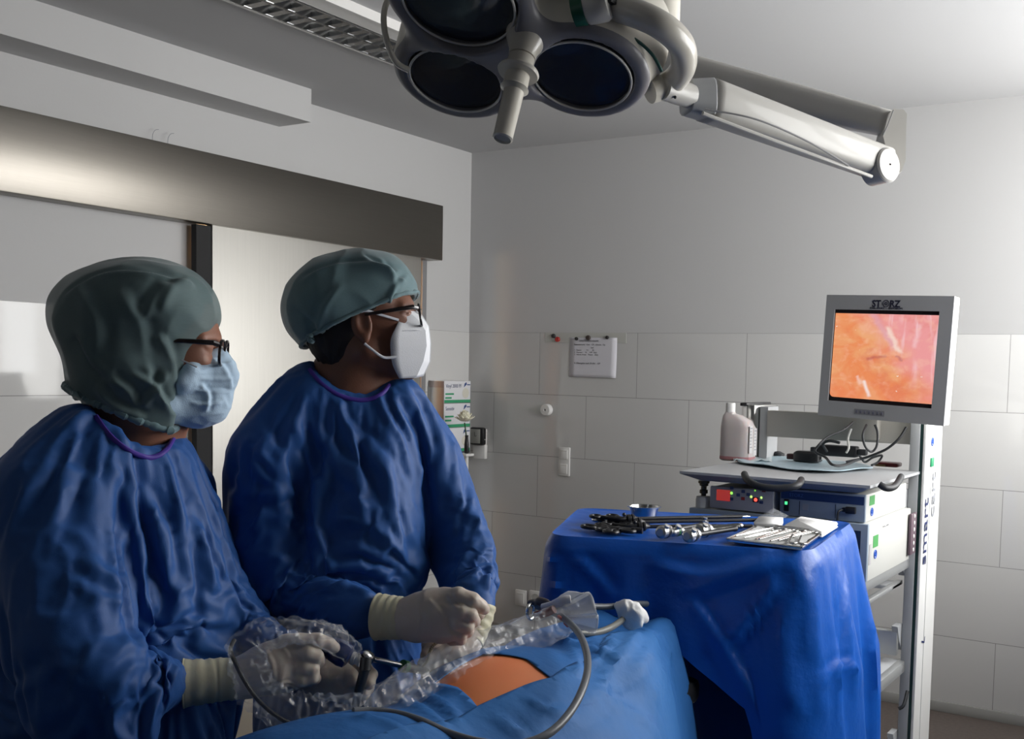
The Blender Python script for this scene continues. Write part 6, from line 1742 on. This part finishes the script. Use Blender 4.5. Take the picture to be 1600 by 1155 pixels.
slv = thing('camera_sleeve', 'crumpled clear plastic sleeve running from the camera hand across to the white film cuff', 'plastic sleeve', P(600, 1100, 1.6))
def adopt(o, par, name=None):
    o.parent = par; o.location = o.location-par.location
    return o
adopt(film_tube([(905, 955, 2.02, 20), (870, 972, 1.98, 25), (820, 994, 1.92, 27), (760, 1016, 1.84, 31), (700, 1044, 1.75, 33), (650, 1072, 1.68, 33), (605, 1102, 1.61, 34), (560, 1118, 1.58, 28)], 'long_sleeve', 2, amp=.16), slv)
adopt(film_tube([(560, 1118, 1.58, 28), (505, 1118, 1.55, 28), (450, 1112, 1.535, 27), (408, 1086, 1.53, 27), (388, 1046, 1.53, 27), (390, 1008, 1.535, 28), (425, 988, 1.55, 22), (475, 986, 1.58, 17), (520, 998, 1.62, 20), (548, 1020, 1.66, 16)], 'gathered_sleeve', 7, amp=.30, seg=22, n=9), slv)
MB().tube(crom([P(*q) for q in ((366, 1000, 1.56), (360, 1016, 1.545), (367, 1034, 1.535), (381, 1062, 1.53), (401, 1091, 1.53), (428, 1116, 1.53), (455, 1131, 1.535), (492, 1140, 1.54), (536, 1141, 1.55), (578, 1132, 1.56), (604, 1118, 1.58))], 8), .0032, 10).build('camera_cable', black_rub, slv)
def lay(L, lift):
    out = []
    for x, y, d in L:
        s_ = surf_pt(x, y)
        if s_ is not None: d = min(d, float((s_-CAM)@CF)-lift)
        out.append((x, y, d))
    return out
gry = mat('grey_silicone', (.14, .15, .165), .35)
lc = MB().tube(crom([P(*q) for q in lay(((552, 1112, 1.62), (580, 1112, 1.60), (620, 1116, 1.57), (660, 1128, 1.54), (700, 1146, 1.52), (750, 1160, 1.50), (810, 1163, 1.51), (858, 1146, 1.54), (893, 1110, 1.60), (914, 1066, 1.68), (918, 1030, 1.76), (908, 996, 1.85), (888, 972, 1.94), (862, 956, 2.02), (838, 947, 2.06)), .014)], 10), .0064, 14).build('light_cable', gry)
tag(lc, 'thick grey cable curving in a wide loop around the orange skin', 'cable')
wf_ = sheer('white_film', (.80, .82, .84), .55, .5, .35)
cuf = thing('film_cuff', 'fan shaped white translucent film end with reddish smears above the sleeve', 'film', P(890, 950, 2.0))
G = []
fan_a = [P(858, 945, 1.99), P(862, 952, 1.985), P(872, 960, 1.98), P(880, 965, 1.98), P(886, 972, 1.98), P(890, 978, 1.98)]
fan_b = [P(868, 938, 2.02), P(910, 921, 2.0), P(927, 938, 1.97), P(935, 965, 1.95), P(930, 985, 1.95), P(902, 992, 1.96)]
for t in np.linspace(0, 1, 12):
    ra, rb = crom(fan_a, 4), crom(fan_b, 4)
    G.append([a*(1-t)+b_*t+CU*.006*math.sin(k*1.1)*t-CF*.008*math.sin(k*1.9+1)*t for k, (a, b_) in enumerate(zip(ra, rb))])
MB().grid(G).build('film_sheet', wf_, cuf, smooth=50, solid=.0006)
MB().tube(crom([P(848, 950, 2.0), P(866, 945, 1.99), P(880, 938, 1.98), P(892, 936, 1.98)], 6), [.008]*6+[.009]*6+[.008]*6+[.006], 12).build('folded_edge', mat('white_film_fold', (.62, .60, .60), .4), cuf)
blood = mat('reddish_smear', (.30, .035, .02), .35)
MB().tube(crom([P(838, 962, 2.0), P(852, 958, 1.985), P(866, 952, 1.975)], 6), [.008]*13, 12, flat=(CF, .5)).build('red_smear', blood, cuf)
MB().tube(crom([P(872, 963, 1.965), P(884, 972, 1.955), P(890, 978, 1.955)], 5), [.003]*5+[.006]*5+[.002], 10).build('red_smear', mat('pale_red_smear', (.55, .13, .09), .4), cuf)
b = MB(); ring_loop(P(829, 956, 2.03), CR*.5+CF*.8, CU, .012, .014, .003, b); b.build('steel_eyelet', chrome, cuf)
# end of the light cable: dark clamp
tag(MB().tube(crom([P(828, 942, 2.06), P(842, 940, 2.04), P(856, 944, 2.02), P(868, 948, 2.0)], 5), [.006]*5+[.009]*5+[.007]*5+[.005], 14).build('cable_clamp', mat('dark_clamp', (.05, .04, .04), .35)), 'dark clamp at the upper end of the thick grey cable', 'clamp')
g2_ = MB().tube(crom([P(*q) for q in ((905, 989, 2.03), (930, 989, 2.06), (952, 982, 2.10), (968, 972, 2.16), (980, 962, 2.2))], 8), .0068, 12).build('suction_tube', mat('olive_grey_tube', (.17, .17, .15), .4))
tag(g2_, 'grey tube running right from the white film to the knotted white gauze', 'tube')
tag(MB().tube(crom([P(*q) for q in ((925, 948, 2.16), (955, 948, 2.2), (985, 944, 2.26), (1010, 944, 2.32))], 6), .007, 12).build('suction_tube', mat('dark_tube', (.05, .06, .075), .4)), 'darker tube disappearing under the blue table drape', 'tube')
gz = Field(P(985, 962, 2.2)-.09, P(985, 962, 2.2)+.09, .0028)
for L_ in ([(966, 948, 2.2, 6), (978, 951, 2.19, 12), (990, 960, 2.185, 14), (994, 972, 2.19, 10)], [(992, 950, 2.2, 8), (1000, 962, 2.2, 10), (1006, 968, 2.2, 7)], [(975, 956, 2.19, 10), (984, 972, 2.19, 9), (988, 980, 2.19, 5)]): blob(gz, L_, .006)
tag(sdf_obj('gauze_knot', gz, gauze_m, None, sm=2, post=lambda p, F: wrinkle(p, F, .0035, 45, (0, 0, 1), 1.6, 3)), 'knotted piece of white gauze holding the grey tube on the drape', 'gauze')
# thin yellow white cord under the second surgeon's hands
tag(MB().tube(crom([P(*q) for q in ((685, 1003, 1.78), (676, 1010, 1.77), (671, 1020, 1.77), (668, 1032, 1.78), (660, 1042, 1.79), (655, 1050, 1.80))], 8), [.0022+.0008*(i % 2) for i in range(41)], 8).build('twisted_cord', mat('ivory_cord', (.45, .38, .22), .5)), 'thin ivory twisted cord hanging below the fist', 'cord')
# beige trolley behind the surgeons' legs
tr_ = thing('trolley', 'beige topped trolley glimpsed low between the two surgeons', 'trolley', P(375, 1110, 2.75))
tz = P(375, 1112, 2.75); tr_.location = (tz[0], tz[1], 0)
MB().box((tz[0]-.20, tz[1]-.16, tz[2]-.02), (tz[0]+.20, tz[1]+.16, tz[2]+.005), bev=.006).build('trolley_top', mat('beige_laminate', (.42, .36, .28), .5), tr_)
for sx_ in (-.17, .17):
    for sy_ in (-.13, .13): MB().cyl((tz[0]+sx_, tz[1]+sy_, .0), (tz[0]+sx_, tz[1]+sy_, tz[2]-.02), .012, seg=14).build('leg', satin, tr_)
MB().box((tz[0]-.17, tz[1]-.13, .25), (tz[0]+.17, tz[1]+.13, .262), bev=.003).build('lower_shelf', satin, tr_)
# ================================================================== THINGS ON THE WALLS
YW = -.008
def w_(x, y, off=.0): return on(x, y, 1, YW-off)
def wbox(b, px0, py0, px1, py1, t, off=0, bev=0, mi=None):
    a = w_(px0, py1, off+.0005); c = w_(px1, py0, off+.0005)
    return b.box((a[0], YW-off-t, a[2]), (c[0], YW-off-.0005, c[2]), bev=bev, mi=mi)
strip = wbox(MB(), 852, 520, 979, 535, .003).build('magnetic_strip', mat('frosted_strip', (.47, .47, .44), .35))
tag(strip, 'clear grey magnetic strip fixed to the top tile row', 'magnetic strip')
a_ = w_(890, 589); c_ = w_(965, 528)
rows_, cols_ = 12, 8; G = []
for i in range(rows_+1):
    v_ = i/rows_; row = []
    for j in range(cols_+1):
        u_ = j/cols_; curl = .0045+.010*max(0, v_-.35)**1.5*(.4+.6*u_)
        row.append((a_[0]+(c_[0]-a_[0])*u_, YW-curl, c_[2]+(a_[2]-c_[2])*v_))
    G.append(row)
pap = MB().grid(G).build('paper_sheet', mat('white_paper', (.60, .59, .63), .8), solid=.0004)
tag(pap, 'sheet of paper with printed and handwritten lines hung from the magnetic strip', 'paper')
ink = mat('black_ink', (.05, .05, .06), .7)
def wtext(s, x, y, size, sx=1, par=pap, m_=ink, off=.0062, nm='written_line'):
    p = w_(x, y, off); return text_mesh(s, size, p, (1, 0, 0), (0, 0, 1), nm, m_, par, ext=.0001, sx=sx)
wtext('OPERATIONSPROGRAMM', 905, 534, .012, .9)
wtext('Patientenname   Geb.   OP   Uhrzeit   Op.', 897, 539.5, .0125, .95)
for yy, s in ((548, '1  Name        12      10'), (551.5, '2  Namen     8     OP  Saal'), (555, '3  Name Anm   Team   Zeit')): wtext(s, 897, yy, .011, 1.25)
wtext('Saal', 923, 544.5, .012, 1)
wtext('4. Übergabe nach 8 Uhr   OP', 897, 568.5, .013, 1.1, off=.0072)
def magnet(x, y, rpx, m_, lab):
    p = w_(x, y, .007 if 885 < x < 968 else .0035); r = rpx/FPX*5.4
    return tag(MB().lathe(p, (0, -1, 0), [(r*.9, 0), (r, .003), (r, .010), (r*.8, .013), (r*.5, .012), (0, .012)], 24).build('magnet', m_, smooth=40), lab, 'magnet', 'round magnets on the strip')
mk_ = mat('black_magnet', (.02, .02, .022), .35)
magnet(865.5, 525, 3.6, mk_, 'black magnet at the left end, touching the red one')
magnet(872, 530.5, 4.4, mat('red_magnet', (.42, .02, .015), .35), 'red magnet at the left end of the strip')
magnet(901.5, 529.5, 2.9, mk_, 'small black magnet on the upper left corner of the paper')
magnet(920, 528, 4.2, mat('brown_black_magnet', (.05, .035, .03), .35), 'largest dark brown magnet holding the middle of the paper')
magnet(949.5, 527.5, 3.0, mk_, 'small black magnet on the upper right corner of the paper')
# round white cap
kp = w_(856.5, 640.5)
kn = thing('door_stop', 'round white plastic stop with a dark centre screw, on the back wall', 'door stop', kp)
MB().lathe(kp, (0, -1, 0), [(.030, 0), (.033, .002), (.033, .030), (.030, .034), (.010, .035), (.009, .031), (0, .031)], 36).build('stop_body', white_pl, kn, smooth=40)
MB().ball(kp+[0, -.0315, 0], (.004, .003, .004), seg=12, rings=8).build('screw', black_pl, kn)
# switches and sockets
def plate(px0, py0, px1, py1, label, cat, name, kind):
    t = thing(name, label, cat, w_((px0+px1)/2, py1))
    a = w_(px0, py1, 0); c = w_(px1, py0, 0)
    MB().box((a[0], YW-.012, a[2]), (c[0], YW-.0005, c[2]), bev=.005).build('cover_plate', white_pl, t)
    w = c[0]-a[0]; h = c[2]-a[2]; n = 2 if h > w*1.4 else 1; m_h = h/n
    for k in range(n):
        z0 = a[2]+k*m_h+m_h*.16; z1 = a[2]+(k+1)*m_h-m_h*.16
        if kind == 'switch':
            r = MB().box((a[0]+w*.18, YW-.016, z0), (c[0]-w*.18, YW-.0115, z1), bev=.0015).build('rocker', white_pl, t)
            MB().box((a[0]+w*.24, YW-.0166, z1-.010), (c[0]-w*.24, YW-.016, z1-.007)).build('window_strip', mat('pale_strip', (.5, .48, .42), .5), r)
        else:
            cx = (a[0]+c[0])/2; cz = (z0+z1)/2; rr = min(w, m_h)*.30
            s_ = MB().lathe((cx, YW-.0125, cz), (0, -1, 0), [(rr*1.15, 0), (rr*1.15, .002), (rr, .002), (rr*.96, -.010), (0, -.010)], 28).build('socket_well', mat('socket_ivory', (.5, .5, .48), .4), t)
            for q in (-1, 1): MB().ball((cx+q*rr*.42, YW-.0035, cz), (.003, .002, .003), seg=8, rings=6).build('contact_hole', black_pl, s_)
    return t
plate(873.5, 699.5, 892, 743, 'tall double light switch on the back wall tiles', 'light switch', 'light_switch', 'switch')
plate(806, 923, 824, 945, 'small single white socket cover left of the double socket', 'wall switch', 'light_switch', 'switch')
plate(828, 925, 850, 947, 'white wall socket half hidden behind the film end', 'wall socket', 'wall_socket', 'socket')
# small black clock on a white holder
ck = thing('wall_clock', 'small square black clock on a white holder near the room corner', 'clock', w_(746, 716))
q0 = w_(738.5, 694, 0)+[.012, 0, 0]; q1 = w_(761.5, 668, 0)+[.012, 0, 0]
MB().box((q0[0]+.004, YW-.055, q0[2]), (q1[0]-.002, YW-.018, q1[2]), bev=.012).build('clock_case', black_pl, ck)
MB().box((q0[0]+.014, YW-.0565, q0[2]+.011), (q1[0]-.022, YW-.055, q1[2]-.010), bev=.0005).build('dial', mat('dial_grey', (.36, .36, .33), .4), ck)
cx, cz = (q0[0]+q1[0])/2-.005, (q0[2]+q1[2])/2
MB().tube([(cx, YW-.058, cz), (cx-.004, YW-.058, cz+.024)], .0011, 6).tube([(cx, YW-.058, cz), (cx+.012, YW-.058, cz+.004)], .0013, 6).build('clock_hand', black_pl, ck)
MB().ball((q1[0]-.004, YW-.035, cz-.018), (.005, .005, .005)).build('side_button', chrome, ck)
MB().box((q0[0]+.012, YW-.030, w_(746, 716)[2]), (q1[0]-.006, YW-.0005, q0[2]+.004), bev=.006).build('white_holder', white_pl, ck)
MB().box((q0[0]+.012, YW-.020, q0[2]), (q1[0]-.012, YW-.0005, q1[2]-.01), bev=.002).build('clock_back', white_pl, ck)
# glove boxes in a holder on the left wall
XW = .008
def l_(x, y, off=0): return on(x, y, 0, XW+off)
gx = .125
b0 = on(692, 640, 0, gx); b1 = on(737, 594, 0, gx); b2 = on(737, 694, 0, gx)
y0_, y1_ = on(694, 620, 0, gx)[1], on(735, 620, 0, gx)[1]
zt = on(715, 595, 0, gx)[2]; zm = on(715, 630, 0, gx)[2]; zb = on(715, 668, 0, gx)[2]; zc2 = on(715, 706, 0, gx)[2]
hl_ = thing('glove_box_holder', 'grey metal holder for glove boxes in the corner on the left wall', 'holder', (XW, (y0_+y1_)/2, zc2-.02))
MB().box((XW+.0005, y0_-.004, zc2-.014), (.004+XW, y1_+.016, zt-.03)).build('back_plate', alu, hl_)
MB().box((XW, y1_+.001, zc2-.014), (gx+.002, y1_+.004, zt-.035)).box((XW, y0_-.005, zc2-.014), (gx+.002, y0_-.002, zt-.04)).box((XW, y0_-.005, zc2-.016), (gx+.002, y1_+.004, zc2-.013)).build('side_bracket', alu, hl_)
cardw = mat('white_carton', (.68, .68, .70), .5); cardg = mat('green_print', (.04, .30, .14), .5); cardn = mat('navy_mark', (.03, .07, .20), .5); cbr = mat('brown_box_side', (.34, .30, .29), .6)
def gbox(z0, z1, label, text):
    t = thing('glove_box', label, 'box', ((XW+gx)/2, (y0_+y1_)/2, z0), 'glove boxes in the holder')
    MB().box((XW+.006, y0_, z0), (gx, y1_, z1-.0015), bev=.0015).build('carton', cardw, t)
    MB().box((XW+.006, y0_-.0012, z0+.002), (gx-.002, y0_-.0002, z1-.004)).build('carton_side', cbr, t)
    MB().box((gx, y0_+.002, z0+.001), (gx+.0008, y1_-.002, z0+.018)).build('green_stripe', cardg, t)
    text_mesh(text, .030, (gx+.001, y0_+.012, z1-.040), (0, 1, 0), (0, 0, 1), 'carton_text', mat('slate_print', (.16, .18, .26), .5), t, sx=.85)
    for k, w in ((0, .075), (1, .055)): MB().box((gx, y0_+.010, z1-.080-k*.022), (gx+.0008, y0_+.010+w, z1-.070-k*.022)).build('green_line', cardg, t)
    yy = y1_-.062
    MB().prism([(gx+.0006, yy, z1-.038), (gx+.0006, yy+.006, z1-.016), (gx+.0006, yy+.022, z1-.008), (gx+.0006, yy+.026, z1-.020), (gx+.0006, yy+.012, z1-.030)], (.0008, 0, 0)).box((gx, yy+.030, z1-.026), (gx+.0008, yy+.058, z1-.020)).build('leaf_mark', cardn, t)
    MB().lathe((gx-.002, y1_-.045, (z0+z1)/2-.008), (1, 0, 0), [(.028, 0), (.030, .0030), (.020, .0035), (0, .002)], 24).build('opening', mat('cream_opening', (.62, .60, .52), .6), t)
gbox(zm+.001, zt, 'upper white and green glove box in the holder', 'Vinyl 2000 PF')
gbox(zb+.001, zm, 'middle glove box in the holder, behind the white flower', 'Sensitiv')
gbox(zc2, zb, 'lowest white glove box in the holder, mostly hidden by the sleeve', 'Vinyl')
# white flower in a slim dark vase
fv = thing('flower_vase', 'slim dark vase with one white flower in front of the glove boxes', 'flower', on(728, 700, 0, .30))
fp_ = on(726, 655, 0, .30); vb = on(729, 700, 0, .30)
MB().lathe(vb-[0, 0, .03], (0, 0, 1), [(.010, 0), (.013, .01), (.013, .05), (.009, .085), (.010, .100), (.007, .100)], 20).build('vase', black_pl, fv)
MB().tube([vb+[0, 0, .05], fp_+[0, 0, -.02]], .0035, 8).build('stem', mat('flower_stem', (.03, .07, .025), .6), fv)
b = MB()
for ring_i, (n, r, tilt, sz) in enumerate([(10, .050, .55, .034), (9, .040, .95, .034), (7, .026, 1.2, .034), (5, .012, 1.45, .032)]):
    for k in range(n):
        a = 2*PI*k/n+ring_i*.4; d = np.array([math.cos(a), math.sin(a), 0]); s_ = np.array([-d[1], d[0], 0]); up = d*math.cos(tilt)+UZ*math.sin(tilt)
        c0 = fp_+d*r*.4+UZ*(.006*ring_i-.012); G = []
        for i in range(5):
            t = i/4; w = sz*.55*math.sin(PI*min(.95, .18+t*.8)); G.append([c0+up*sz*1.2*t+s_*w*u_+UZ*(.004*u_*u_+.005*t*t*math.sin(k)) for u_ in (-1, -.5, 0, .5, 1)])
        b.grid(G)
b.build('petals', mat('creamy_petal', (.78, .74, .58), .6, sss=.1), fv, smooth=60, solid=.0006)
# little shelf that carries vase
MB().box((vb[0]-.05, vb[1]-.04, vb[2]-.045), (vb[0]+.03, vb[1]+.03, vb[2]-.031), bev=.003).build('stand', white_pl, fv)
MB().cyl((vb[0], vb[1], 0.01), (vb[0], vb[1], vb[2]-.045), .012, seg=16).lathe((vb[0], vb[1], 0), (0, 0, 1), [(.10, 0), (.10, .012), (.02, .03)], 28).build('stand_foot', white_pl, fv)
# two thin cable hooks on top of the header
for x, y in ((238, 214), (262, 220)):
    p = on(x, y, 0, .03); hk = MB().tube(crom([p+[0, 0, -.02], p+[0, .002, .01], p+[0, .014, .030], p+[0, .03, .036]], 6), .0012, 6).build('wire_loop', grey_print)
    tag(hk, 'thin wire loop poking up over the steel header, ' + ('left of the two' if x < 250 else 'right of the two'), 'wire', 'wire loops over the header')
